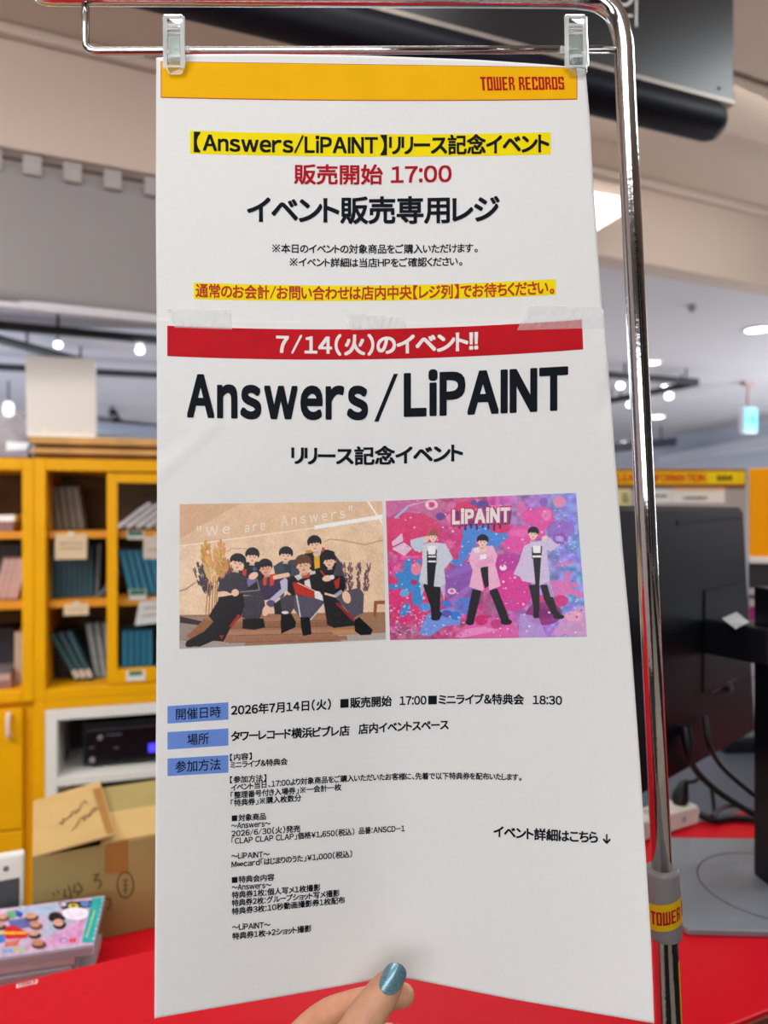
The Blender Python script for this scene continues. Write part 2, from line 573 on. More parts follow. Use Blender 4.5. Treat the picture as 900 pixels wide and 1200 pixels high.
# downstand beam of the left ceiling, long beams of the hall
pb = P(90, 383, 4.0)
build(MB().obox(P(-260, 378, 3.72), P(190, 386, 4.25) - P(-260, 378, 3.72), VX * 0.12, ZX * 0.22), 'trim_3', mat('white_beam_paint', (212, 210, 214), 0.8), kind='structure')
def beam(name, a, b, wd, ht, m):
    d = b - a
    n = Vector((-d.y, d.x, 0)).normalized()
    return build(MB().obox(a - n * wd / 2, d, n * wd, ZX * ht), name, m, kind='structure')
WB = mat('white_hall_beam', (222, 224, 230), 0.7)
beam('trim_4', P(700, 556, 13), P(960, 516, 7.6), 0.25, 0.12, WB)
beam('trim_5', P(700, 536, 12), P(980, 519, 9.5), 0.2, 0.06, WB)
beam('trim_6', P(60, 505, 8), P(240, 515, 10), 0.3, 0.12, mat('blue_grey_beam', (176, 184, 200), 0.7))
beam('trim_7', P(60, 531, 9.5), P(260, 533, 10.5), 0.3, 0.08, mat('dark_far_rail', (86, 76, 76), 0.7))

# ------------------------------------------------------------------ ceiling fittings
GLOW = mat('lamp_glow', (255, 255, 250), 0.5, var=0, em=9)
GLOWS = mat('spot_glow', (255, 255, 252), 0.5, var=0, em=7)
RING = mat('white_lamp_ring', (235, 235, 235), 0.4)
def downlight(px, py, wpx, label):
    h = 1.1
    c = G(px, py, h)
    r = wpx * c.y / F / 2
    t = thing('downlight', label, 'ceiling light', c - ZX * 0.012, 'round downlights of the hall ceiling')
    ring = MB()
    n = 28
    pr = [(r * 1.15, 0.0), (r * 1.15, -0.008), (r * 1.0, -0.012), (r * 0.96, -0.004)]
    vs = [c + Vector((a * math.cos(2 * math.pi * i / n), a * math.sin(2 * math.pi * i / n), z)) for a, z in pr for i in range(n)]
    fs = [(k * n + i, (k + 1) * n + i, (k + 1) * n + (i + 1) % n, k * n + (i + 1) % n) for k in range(3) for i in range(n)]
    ring.add(vs, fs)
    build(ring, 'trim_ring', RING, t, smooth=True)
    build(MB().disc(c - ZX * 0.006, (0, 0, -1), r, 28), 'diffuser', GLOW, t)
downlight(888, 385, 27, 'round downlight at the right edge, nearest of the hall ceiling lights')
downlight(762, 424, 22, 'round downlight just right of the chrome pole, above the black light track')
downlight(766, 488, 24, 'small round downlight right of the chrome pole, below the black light track')
downlight(733, 517, 10, 'tiny round downlight close to the poster edge, above the dark ceiling bar')
downlight(847, 532, 8, 'tiny far downlight on the long white hall beam')
downlight(808, 545, 11, 'tiny far downlight low over the yellow information header')

def track(name, px0, py0, px1, py1, label, th=0.045):
    a, b = G(px0, py0, 0.98), G(px1, py1, 0.98)
    t = thing(name, label, 'light track', (a + b) / 2, 'black ceiling light tracks')
    d = b - a
    n = Vector((-d.y, d.x, 0)).normalized()
    build(MB().obox(a - n * th / 2, d, n * th, ZX * th), 'rail', BLACKM, t, bevel=0.004)
    for q in (0.08, 0.5, 0.92):
        p = a + d * q
        build(MB().tube([p + ZX * th, p + ZX * 0.12], 0.008, 8), 'hanger', BLACKM, t)
track('lighting_track', -120, 376, 230, 407, 'long black light track highest above the white board on the left')
track('lighting_track', -60, 387, 105, 430, 'slanting black light track behind the top edge of the white board')
track('lighting_track', -60, 431, 230, 446, 'black light track passing behind the middle of the white board')
track('lighting_track', 640, 437, 817, 451, 'upper black light track of the wedge right of the chrome pole')
track('lighting_track', 817, 452, 640, 488, 'lower black light track of the wedge right of the chrome pole')
def spot(px, py, D, label, top=None, size=8.5):
    c = P(px, py, D)
    r = size * D / F / 2
    t = thing('track_spotlight', label, 'spotlight', c, 'spotlights on the light tracks')
    if D == 4.3: top = 2.6
    n = (Vector((0, 0, CAMZ)) - c).normalized() + Vector((0, 0, -0.7))
    n.normalize()
    build(MB().tube([c - n * r * 3.2, c - n * r * 2.6, c - n * r * 0.4, c], [r * 0.5, r * 1.05, r * 1.1, r * 1.15], 16), 'housing', mat('white_spot_housing', (225, 225, 228), 0.4), t, smooth=True)
    build(MB().disc(c + n * 0.001, n, r, 18), 'lens', GLOWS, t)
    top = top if top is not None else CAMZ + 0.985
    build(MB().tube([c - n * r * 2, Vector((c.x - n.x * r * 2, c.y - n.y * r * 2, top))], r * 0.25, 8), 'stem', BLACKM, t)
spot(68, 404, 4.05, 'lit spotlight over the top edge of the white board')
spot(164, 411, 4.3, 'lit spotlight close to the left edge of the poster')
spot(10, 483, 5.4, 'large lit spotlight left of the white board', size=11)
spot(727, 452, 6.2, 'lit spotlight between the poster edge and the chrome pole')
spot(738, 474, 7.0, 'lit spotlight half behind the left side of the chrome pole', size=7)
spot(779, 455, 6.2, 'upper of two lit spotlights at the tip of the track wedge')
spot(784, 464, 6.0, 'lower of two lit spotlights at the tip of the track wedge')
# unlit far spotlight and dark bar
sp = thing('unlit_spotlight', 'small dark unlit spotlight on the far beam right of the white board', 'spotlight', P(132, 488, 7.6))
build(MB().tube([P(131, 479, 7.6), P(132, 483, 7.6), P(135, 490, 7.5), P(135.5, 491, 7.5)], [0.02, 0.045, 0.055, 0.05], 14), 'housing', BLACKM, sp, smooth=True)
build(MB().tube([P(131, 481, 7.6), P(130, 470, 7.6), P(130, 455, 7.6)], 0.008, 8), 'stem', BLACKM, sp)
a, b = P(690, 533, 8.3), P(793, 522, 9.6)
t = thing('ceiling_bar', 'dark grey ceiling bar crossing behind the chrome pole', 'ceiling bar', (a + b) / 2)
build(MB().obox(a, b - a, Vector((0.04, 0.1, 0)), ZX * 0.11), 'housing', mat('dark_grey_bar', (58, 58, 66), 0.6), t, bevel=0.01)
for q in (0.2, 0.8):
    p = a + (b - a) * q
    build(MB().tube([p + ZX * 0.1, Vector((p.x, p.y, 2.6))], 0.01, 8), 'hanger', BLACKM, t)
# smoke detector
c = G(811, 358, 1.1)
t = thing('smoke_detector', 'small grey detector on the ceiling right of the pole', 'detector', c - ZX * 0.03)
build(MB().tube([c, c - ZX * 0.012, c - ZX * 0.028, c - ZX * 0.032], [0.022, 0.022, 0.017, 0.009], 18), 'housing', mat('grey_detector', (150, 148, 150), 0.5), t, smooth=True)
build(MB().tube([c - ZX * 0.031, c - ZX * 0.037], 0.006, 10), 'sensor', mat('dark_sensor', (90, 90, 92), 0.4), t)
# exit sign
D = 6.1
c = P(880, 492, D)
t = thing('exit_sign', 'glowing blue exit arrow sign hung from the ceiling at the right edge', 'exit sign', P(880, 507, D))
pw, ph = 18.5 * D / F, 28 * D / F
sax = (Vector((0.95, 0.31, 0)), Vector((-0.31, 0.95, 0)), ZX)
build(MB().box(c + sax[1] * 0.03, (pw + 0.02, 0.05, ph + 0.02), sax), 'case', RING, t, bevel=0.01)
build(MB().box(c, (pw, 0.012, ph), sax), 'face', mat('exit_sign_glow', (116, 200, 236), 0.4, var=0, em=0.75), t, bevel=0.006)
af = c - sax[1] * 0.008
def ap(x, y):
    return af + sax[0] * x * pw + ZX * y * ph
ar = MB()
ar.prism([ap(-0.3, -0.03), ap(0.1, -0.03), ap(0.1, 0.03), ap(-0.3, 0.03)], -sax[1] * 0.003)
ar.prism([ap(-0.02, 0.22), ap(0.32, 0.0), ap(-0.02, -0.22), ap(0.1, 0.0)], -sax[1] * 0.003)
build(ar, 'arrow', mat('exit_arrow_glow', (0, 168, 136), 0.4, var=0, em=0.7), t)
build(MB().tube([c + ZX * ph / 2 + sax[1] * 0.03, Vector((c.x, c.y, 2.585)) + sax[1] * 0.03], 0.012, 10), 'stem', mat('pink_grey_stem', (178, 150, 146), 0.5), t)
build(MB().box(Vector((c.x, c.y, 2.585)) + sax[1] * 0.03, (0.12, 0.07, 0.03), sax), 'ceiling_plate', mat('pink_grey_stem', (178, 150, 146), 0.5), t, bevel=0.006)
# box light on the bulkhead
uu = 1.25
base = SV(0.93, V0 - 0.16, 2.62)
q0 = P(640, 226, 2.72)
dd = (P(730, 236, 2.85) - q0)
t = thing('box_light', 'bright flat ceiling light under a beige housing between poster and pole', 'ceiling light', q0)
ux = Vector((dd.x, dd.y, 0)).normalized()
vx = Vector((-ux.y, ux.x, 0))
build(MB().obox(q0 + vx * 0.001, ux * 0.44, vx * 0.06, ZX * 0.085), 'housing', WALLP, t, bevel=0.006)
for q in (0.06, 0.38):
    build(MB().tube([q0 + ux * q + vx * 0.03 + ZX * 0.08, Vector(((q0 + ux * q + vx * 0.03).x, (q0 + ux * q + vx * 0.03).y, 2.962))], 0.008, 8), 'hanger', WALLP, t)
build(MB().prism([P(640, 216, 2.70), P(728.5, 231, 2.83), P(728.5, 252, 2.83), P(697, 271, 2.77), P(640, 290, 2.70)], vx * 0.02), 'diffuser', mat('light_panel_glow', (250, 252, 255), 0.5, var=0, em=2.2), t)

# hanging tab-top screen below the bulkhead, left
GREYC = mat('grey_screen_cloth', (146, 141, 141), 0.85, var=0.02, scale=5, bump=0.05, bscale=300)
su0, su1 = -2.6, 0.55
def su(px, v=V0 + 0.02):
    k = (px - 450) / F
    D = v / (VX.y + k * VX.x)
    return k * D * UX.x + D * UX.y
t = thing('hanging_screen', 'plain grey cloth screen hung by square tabs under the beige bulkhead', 'screen', SV(-1, V0 + 0.03, 2.13))
def scr(u, v):
    x = su0 + (su1 - su0) * u
    z = 2.565 - 0.425 * v
    return SV(x, V0 + 0.03 + 0.008 * math.sin(x * 9) * (0.3 + 0.7 * v), z)
o = build(MB().grid(scr, 80, 10), 'cloth', GREYC, t, smooth='all')
sm = o.modifiers.new('solidify', 'SOLIDIFY')
sm.thickness = 0.004
build(MB().tube([SV(su0, V0 + 0.03, 2.583), SV(su1, V0 + 0.03, 2.583)], 0.008, 10), 'rod', mat('dark_rod', (96, 88, 82), 0.5), t, smooth=True)
build(MB().box(SV((su0 + su1) / 2, V0 + 0.03, 2.135), (su1 - su0, 0.022, 0.03), (UX, VX, ZX)), 'bottom_bar', mat('pale_bar', (200, 198, 204), 0.5), t, bevel=0.006)
for px in range(-260, 520, 47):
    u = su(px + 16)
    build(MB().obox(SV(u - 0.027, V0 + 0.012, 2.535), UX * 0.054, VX * 0.03, ZX * 0.062), 'tab', mat('pale_tab', (170, 163, 160), 0.85), t, bevel=0.004)

# black hanging sign, top right
A0, A1 = Vector((-0.3255, 1.177, 0)), Vector((0.703, 1.573, 0))
sd = (A1 - A0).normalized()
sn = Vector((-sd.y, sd.x, 0))
PANEL = mat('black_sign_board', (20, 21, 25), 0.34, var=0.08, scale=300, bump=0.05, bscale=800, spec=0.7)
eR = A1 + sd * 0.0735
eL = A0 - sd * 0.6
t = thing('hanging_sign', 'large black hanging sign board with round lower edge, top right', 'sign', (eR + eL) / 2 + ZX * 2.3)
build(MB().obox(eL + ZX * 2.405, eR - eL, sn * 0.03, ZX * 0.53), 'board', PANEL, t, bevel=0.003)
build(MB().obox(eL + ZX * 2.397 - sn * 0.003, eR - eL, sn * 0.036, ZX * 0.009), 'edge_strip', mat('grey_edge_strip', (150, 138, 130), 0.4, 0.3), t)
pc = [eR - sd * 0.02 + sn * 0.02 + ZX * 2.36]
rr = [0.012, 0.026, 0.035, 0.04, 0.04]
off = [0.0, -0.004, -0.014, -0.032, -1.75]
build(MB().tube([pc[0] + sd * o_ for o_ in off], rr, 28), 'tube', mat('navy_black_tube', (10, 12, 24), 0.5, spec=0.2), t, smooth='all')
def sg(px, py, o_=0.0015):
    k = (px - 450) / F
    tt = (k * A1.y - A1.x) / (sd.x - k * sd.y)
    p = A1 + sd * tt
    return Vector((p.x, p.y, CAMZ - (py - 600) / F * p.y)) - sn * o_
lt = MB()
lt.add([sg(744, -30), sg(746.3, -30), sg(746.3, 32), sg(744, 32)], [(0, 3, 2, 1)])
lt.add([sg(731, 17.6), sg(741, 17.6), sg(741, 20.2), sg(731, 20.2)], [(0, 3, 2, 1)])
n = 32
vs = [sg(731 + r * math.cos(2 * math.pi * i / n), -2 + r * math.sin(2 * math.pi * i / n)) for r in (10, 7) for i in range(n)]
lt.add(vs, [(i, (i + 1) % n, n + (i + 1) % n, n + i) for i in range(n)])
build(lt, 'white_lettering', mat('white_sign_paint', (226, 224, 220), 0.5), t)
hg = MB().disc(sg(843, 103), -sn, 0.004, 14)
build(MB().tube([sg(843, 103, 0), sg(843, 103, 0.003)], 0.004, 12), 'screw', mat('steel_screw', (110, 115, 120), 0.5, 0.2), t)

# ================================================================== YELLOW CABINETS, left
C0 = Vector((-1.158, 2.4, 0))
CA = math.radians(16)
CX, CY = Vector((math.cos(CA), math.sin(CA), 0)), Vector((-math.sin(CA), math.cos(CA), 0))
def cs(px, d=0.0):
    k = (px - 450) / F
    o = C0 + CY * d
    return (k * o.y - o.x) / (CX.x - k * CX.y)
def cp(s, d, z):
    return C0 + CX * s + CY * d + ZX * z
def cz(px, py, d=0.0):
    p = cp(cs(px, d), d, 0)
    return CAMZ - (py - 600) / F * p.y
def cbox(mb, s0, s1, d0, d1, z0, z1, m=0):
    return mb.obox(cp(s0, d0, z0), CX * (s1 - s0), CY * (d1 - d0), ZX * (z1 - z0), m)
DEP = 0.34
ZB, ZT = 0.873, 1.678
SH1, SH2, SH0 = 1.435, 1.200, 0.909
def upper_cabinet(s0, s1, label, door):
    t = thing('bookcase_cabinet', label, 'cabinet', cp((s0 + s1) / 2, DEP / 2, ZB), 'yellow upper shelf cabinets')
    mb = MB()
    cbox(mb, s0, s0 + 0.036, 0, DEP, ZB, ZT)
    cbox(mb, s1 - 0.036, s1, 0, DEP, ZB, ZT)
    cbox(mb, s0 + 0.036, s1 - 0.036, 0, DEP, ZT - 0.04, ZT)
    cbox(mb, s0 + 0.036, s1 - 0.036, 0, DEP, ZB, SH0)
    build(mb, 'carcass', YCAB, t, bevel=0.003)
    build(cbox(MB(), s0 + 0.036, s1 - 0.036, DEP - 0.012, DEP, SH0, ZT - 0.04), 'back_panel', YSHADE, t)
    for z in (SH1, SH2):
        build(cbox(MB(), s0 + 0.036, s1 - 0.036, 0.035, DEP - 0.012, z - 0.025, z), 'shelf', mat('orange_yellow_shelf', (222, 144, 8), 0.45, var=0.04, scale=8), t, bevel=0.002)
    if door:
        a, b = door
        w_ = 0.034
        mb = MB()
        z0, z1 = SH0 + 0.004, ZT - 0.046
        cbox(mb, a, a + w_, 0.004, 0.026, z0, z1)
        cbox(mb, b - w_, b, 0.004, 0.026, z0, z1)
        cbox(mb, a + w_, b - w_, 0.004, 0.026, z1 - 0.032, z1)
        cbox(mb, a + w_, b - w_, 0.004, 0.026, z0, z0 + 0.05)
        d = build(mb, 'sliding_door', YCAB, t, bevel=0.002)
        build(cbox(MB(), a + w_, b - w_, 0.013, 0.017, z0 + 0.05, z1 - 0.032), 'glass_pane', mat('clear_pane', (250, 252, 252), 0.02, var=0, trans=1.0, ior=1.06), d)
        s_ = cs(159)
        pl = MB()
        cbox(pl, s_ - 0.031, s_ + 0.031, 0.0015, 0.004, z0 + 0.008, z0 + 0.042)
        q = build(pl, 'shelf_label', mat('white_label_card', (226, 222, 214), 0.5), d)
        # green upper half of the label
    return t
UM = upper_cabinet(0.0, 0.9, 'yellow shelf cabinet with a sliding glass door beside the poster', (cs(125), 0.862))
UL = upper_cabinet(-0.9, -0.0005, 'yellow open shelf cabinet cut by the left edge of the picture', None)
# lower cabinets
t = thing('base_cabinet', 'yellow base cabinet with white handle at the far left', 'cabinet', cp(-0.45, DEP / 2, 0))
mb = MB()
cbox(mb, -0.9, -0.0005, 0.022, DEP, 0, ZB - 0.001)
build(mb, 'carcass', YCAB, t, bevel=0.003)
zsplit = cz(10, 974)
dr = build(cbox(MB(), -0.86, cs(26.5), 0, 0.0215, zsplit + 0.003, 0.85), 'door', YCAB, t, bevel=0.003)
build(cbox(MB(), -0.86, cs(26.5), 0, 0.0215, 0.06, zsplit - 0.003), 'drawer', YCAB, t, bevel=0.003)
hs = cs(11)
hz0, hz1 = cz(11, 862), cz(11, 836)
build(MB().tube(smooth_path([cp(hs, 0.0, hz0), cp(hs, -0.022, hz0 + 0.008), cp(hs, -0.022, hz1 - 0.008), cp(hs, 0.0, hz1)], 5), 0.007, 10), 'handle', mat('pink_white_handle', (224, 206, 190), 0.4), dr, smooth=True)
t = thing('base_cabinet', 'yellow base cabinet frame holding the white shelf unit', 'cabinet', cp(0.45, DEP / 2, 0))
sa, sb = cs(53.5), 0.86
mb = MB()
cbox(mb, 0.0, sa - 0.001, 0, DEP, 0, ZB - 0.001)
cbox(mb, sb + 0.001, 0.9, 0, DEP, 0, ZB - 0.001)
cbox(mb, sa - 0.001, sb + 0.001, 0, DEP, 0.842, ZB - 0.001)
cbox(mb, sa - 0.001, sb + 0.001, 0, DEP, 0, 0.06)
build(mb, 'carcass', YCAB, t, bevel=0.003)
build(cbox(MB(), sa - 0.001, sb + 0.001, DEP - 0.012, DEP, 0.06, 0.842), 'back_panel', YSHADE, t)
t = thing('shelf_unit', 'white open shelf unit under the yellow cabinet', 'shelf', cp((sa + sb) / 2, DEP / 2, 0.06))
mb = MB()
cbox(mb, sa, sa + 0.036, -0.006, DEP - 0.02, 0.0605, 0.841)
cbox(mb, sb - 0.036, sb, -0.006, DEP - 0.02, 0.0605, 0.841)
cbox(mb, sa + 0.036, sb - 0.036, -0.006, DEP - 0.02, 0.806, 0.841)
build(mb, 'carcass', WHITE, t, bevel=0.002)
ZS = 0.612
build(cbox(MB(), sa + 0.036, sb - 0.036, -0.003, DEP - 0.02, ZS - 0.028, ZS), 'shelf', WHITE, t, bevel=0.002)
build(cbox(MB(), sa + 0.036, sb - 0.036, DEP - 0.03, DEP - 0.02, 0.0605, 0.806), 'back_panel', mat('dark_brown_back', (52, 46, 44), 0.7), t)
# black disc player / receiver on the white shelf
rs0 = cs(97, 0.07)
t = thing('av_receiver', 'black audio receiver with a blue display on the white shelf', 'audio receiver', cp(rs0 + 0.21, 0.18, ZS))
build(cbox(MB(), rs0, rs0 + 0.43, 0.07, 0.30, ZS + 0.012, ZS + 0.155), 'case', BLACK, t, bevel=0.004)
build(cbox(MB(), rs0 + 0.008, rs0 + 0.422, 0.060, 0.0699, ZS + 0.016, ZS + 0.135), 'front_panel', mat('black_gloss_panel', (12, 13, 20), 0.25), t, bevel=0.003)
build(cbox(MB(), cs(174, 0.06), cs(190, 0.06), 0.0585, 0.0599, cz(180, 881, 0.06), cz(180, 871, 0.06)), 'display', mat('blue_display_glow', (70, 60, 235), 0.4, var=0, em=1.2), t)
for (px, py, r) in ((117.5, 864, 0.008), (108.5, 890, 0.009)):
    p = cp(cs(px, 0.06), 0.06, cz(px, py, 0.06))
    build(MB().tube([p, p - CY * 0.006, p - CY * 0.007], [r, r, r * 0.5], 16), 'knob', mat('silver_knob', (176, 178, 184), 0.3, 0.6), t, smooth=True)
gl = MB()
for (x0, x1, py) in ((124, 143, 862), (104, 111, 877), (134, 139, 877)):
    gl.obox(cp(cs(x0, 0.06), 0.0592, cz(x0, py, 0.06)), CX * (cs(x1, 0.06) - cs(x0, 0.06)), CY * 0.0007, ZX * 0.003)
build(gl, 'panel_marking', mat('grey_marking', (120, 122, 130), 0.5), t)
for q in (0.03, 0.37):
    build(cbox(MB(), rs0 + q, rs0 + q + 0.03, 0.09, 0.12, ZS, ZS + 0.012), 'foot', BLACK, t)

# ------------------------------------------------------------------ cases and books on the shelves
def case_mesh(name, th, d, h, body, sleeve, band=None, clear=False):
    """disc case standing on its short edge; spine faces -y; origin at base centre"""
    mb = MB()
    X, Y, Z = Vector((1, 0, 0)), Vector((0, 1, 0)), ZX
    mb.box((0, 0, h / 2), (th, d, h), m=0)                                   # body
    mb.box((0, -d / 2 - 0.0004, h / 2), (th * 0.66, 0.0014, h * 0.94), m=1)   # spine insert
    mb.box((0, 0.0, h / 2), (th * 1.02, d * 0.9, h * 0.94), m=1)             # cover insert
    if band:
        mb.box((0, -d / 2 - 0.0007, h * band[0]), (th * 0.82, 0.0012, h * band[1]), m=2)
    me = bpy.data.meshes.new(name)
    me.from_pydata([tuple(v) for v in mb.v], [], mb.f)
    for m in (body, sleeve, mat('pale_spine_band', (206, 196, 180), 0.6)):
        me.materials.append(m)
    me.polygons.foreach_set('material_index', mb.m)
    me.update()
    return me
def stand(name, me, px, d, zb, label, cat, group, h, lean=0.0, th=0.014):
    """px: picture column of the foot; lean in degrees, positive leans right"""
    s = cs(px, d)
    o = bpy.data.objects.new(name, me)
    link(o)
    L = math.radians(lean)
    up = (ZX * math.cos(L) + CX * math.sin(L))
    ax = (CX * math.cos(L) - ZX * math.sin(L))
    foot = cp(s, d + 0.07, zb + abs(math.sin(L)) * th / 2 + 0.0005)
    M = Matrix.Identity(4)
    for i in range(3):
        M[i][0], M[i][1], M[i][2], M[i][3] = ax[i], CY[i], up[i], foot[i]
    o.matrix_world = M
    tag(o, label, cat, group)
    WL[o.name] = foot
    return o
TEALD = mat('dark_teal_case', (14, 34, 44), 0.4, var=0.2, scale=120)
TEAL = mat('teal_sleeve', (34, 84, 100), 0.45, var=0.15, scale=120)
BLUEC = mat('blue_case', (20, 78, 104), 0.35, var=0.12, scale=120)
BLUES = mat('blue_sleeve', (50, 138, 172), 0.4, var=0.12, scale=120)
PINKC = mat('dusty_pink_cover', (140, 104, 100), 0.5, var=0.1, scale=100)
PINKS = mat('pale_pink_sleeve', (190, 156, 150), 0.5, var=0.1, scale=100)
GREYB = mat('grey_brown_cover', (58, 50, 40), 0.55, var=0.15, scale=100)
GREYS = mat('grey_brown_sleeve', (118, 106, 88), 0.55, var=0.15, scale=100)
GREYW = mat('grey_white_cover', (92, 98, 102), 0.5, var=0.15, scale=80)
DARKP = mat('dark_plum_case', (48, 38, 46), 0.45, var=0.2, scale=100)
BLK = mat('black_case', (22, 24, 30), 0.4, var=0.2, scale=100)
CLR = mat('frosted_clear_case', (112, 104, 112), 0.2, var=0.05, alpha=1)
CLS = mat('silver_sleeve', (222, 220, 226), 0.3, var=0.25, scale=90)
def row(name, me, pxs, d, zb, text, cat, group, h, leans, th=0.014):
    n = len(pxs)
    for i, px in enumerate(pxs):
        lab = text.replace('#', ORD[i] if i < n - 1 or n < 3 else 'rightmost')
        stand(name, me, px, d, zb, lab, cat, group, h, leans[i] if isinstance(leans, (list, tuple)) else leans, th)
m = case_mesh('grey_case', 0.024, 0.13, 0.155, GREYB, GREYS)
row('disc_case', m, [61.5, 70, 78.5, 87, 95.5], 0.12, SH1, '# of five grey brown cases on the top shelf behind the left post', 'disc case', 'grey brown cases on the top shelf', 0.155, [-7, -7, -7, -7, -8], 0.024)
m = case_mesh('teal_case', 0.0175, 0.13, 0.185, TEALD, TEAL)
row('disc_case', m, [62 + 6.3 * i for i in range(8)], 0.11, SH2, '# of the dark teal cases upright on the middle shelf', 'disc case', 'dark teal cases on the middle shelf', 0.185, 0, 0.0175)
m = case_mesh('white_case', 0.013, 0.13, 0.19, GREYW, GREYW)
stand('disc_case', m, 113, 0.11, SH2, 'thin grey white case at the right end of the dark teal row', 'disc case', None, 0.19, 2.5, 0.013)
m = case_mesh('navy_case', 0.013, 0.11, 0.1, mat('slate_case', (92, 104, 112), 0.4), mat('slate_sleeve', (80, 96, 110), 0.4))
stand('disc_case', m, 115.5, 0.09, SH2, 'small slate case tipped against the sliding door post, middle shelf', 'disc case', None, 0.1, 40, 0.013)
m = case_mesh('leaning_teal_case', 0.02, 0.13, 0.19, TEALD, mat('grey_teal_sleeve', (52, 92, 98), 0.5, var=0.15, scale=90), band=(0.13, 0.16))
row('disc_case', m, [92.5, 100, 107.5], 0.09, SH0, '# of three leaning teal cases with pale lower bands, bottom shelf', 'disc case', 'leaning teal cases on the bottom shelf', 0.19, [-28, -26, -24], 0.02)
m = case_mesh('black_case', 0.014, 0.13, 0.15, BLK, BLK)
row('disc_case', m, [60, 65.5, 71, 76.5], 0.16, SH0, '# of four black cases in the dark left corner of the bottom shelf', 'disc case', 'black cases on the bottom shelf', 0.15, 0)
m = case_mesh('grey_book', 0.021, 0.13, 0.2, GREYW, mat('grey_book_cover', (144, 148, 148), 0.5, var=0.2, scale=60))
row('book', m, [114.5, 122.5, 130.5], 0.12, SH0, '# of three grey white books beside the leaning teal cases', 'book', 'grey white books on the bottom shelf', 0.2, [-9, -8, -7], 0.021)
# behind the glass door
m = case_mesh('silver_case', 0.018, 0.13, 0.15, CLR, CLS)
row('disc_case', m, [136 + 11.5 * i for i in range(5)], 0.11, SH1, '# of the clear silver cases tipped over behind the glass door', 'disc case', 'silver cases tipped over on the top shelf', 0.15, 52, 0.018)
m = case_mesh('blue_case', 0.021, 0.13, 0.17, BLUEC, BLUES)
row('disc_case', m, [155.5 + 8.2 * i for i in range(6)], 0.1, SH2, '# of the bright blue cases leaning left behind the glass door', 'disc case', 'leaning bright blue cases on the middle shelf', 0.17, -13, 0.021)
row('disc_case', m, [146 + 7.4 * i for i in range(5)], 0.1, SH0 + 0.001, '# of the bright blue upright cases behind the glass door, bottom shelf', 'disc case', 'upright bright blue cases on the bottom shelf', 0.17, 0, 0.021)
stand('disc_case', m, 182, 0.08, SH0 + 0.001, 'bright blue case tipped right beside the upright blue row', 'disc case', None, 0.17, 42, 0.021)
# left unit
m = case_mesh('pink_book', 0.026, 0.13, 0.145, PINKC, PINKS)
row('book', m, [-5, 2.5, 10, 16], 0.1, SH2, '# of the dusty pink books leaning right at the left edge', 'book', 'dusty pink books leaning on the middle shelf', 0.145, 14, 0.024)
m = case_mesh('plum_case', 0.014, 0.13, 0.185, DARKP, DARKP)
row('disc_case', m, [-6 + 5.5 * i for i in range(6)], 0.17, SH2, '# of the dark plum cases standing behind the pink books', 'disc case', 'dark plum cases behind the pink books', 0.185, 0)
row('disc_case', m, [-8 + 5.6 * i for i in range(5)], 0.16, SH0, '# of the dark plum cases on the bottom shelf at the left edge', 'disc case', 'dark plum cases on the bottom shelf', 0.185, 0)
m = case_mesh('cream_book', 0.016, 0.13, 0.18, mat('cream_cover', (176, 152, 130), 0.5), mat('cream_sleeve', (190, 168, 150), 0.5))
row('book', m, [19.5, 25.5], 0.1, SH0, '# of two cream books upright against the yellow post', 'book', 'cream books against the post', 0.18, 0)
def flat_stack(pxr, d, zb, items):
    z = zb
    for (nm, px1, th, m1, m2, lab, cat) in items:
        s1 = cs(px1, d)
        z += 0.0004
        mb = MB()
        cbox(mb, s1 - 0.19, s1, d, d + 0.14, z, z + th, 0)
        cbox(mb, s1 - 0.189, s1 + 0.0006, d + 0.003, d + 0.137, z + th * 0.2, z + th * 0.8, 1)
        build(mb, nm, [m1, m2], label=lab, cat=cat, bevel=0.002)
        z += th
flat_stack(None, 0.08, SH1, [('book', 15.5, 0.032, PINKC, PINKS, 'pinkish book lying under the white box on the top left shelf', 'book'), ('paper_box', 17.5, 0.022, mat('bright_white_card', (240, 244, 246), 0.5), WHITE, 'flat white box lying on a pinkish book, top left shelf', 'box')])
flat_stack(None, 0.055, SH0, [('book', 13.5, 0.026, PINKC, PINKS, 'lower pink book lying flat on the bottom left shelf', 'book'), ('book', 12.5, 0.022, PINKS, PINKC, 'upper pink book lying flat on the bottom left shelf', 'book'), ('book', 13, 0.014, mat('grey_case_cover', (110, 104, 104), 0.5), DARKP, 'thin grey book on top of two pink books, bottom left', 'book')])
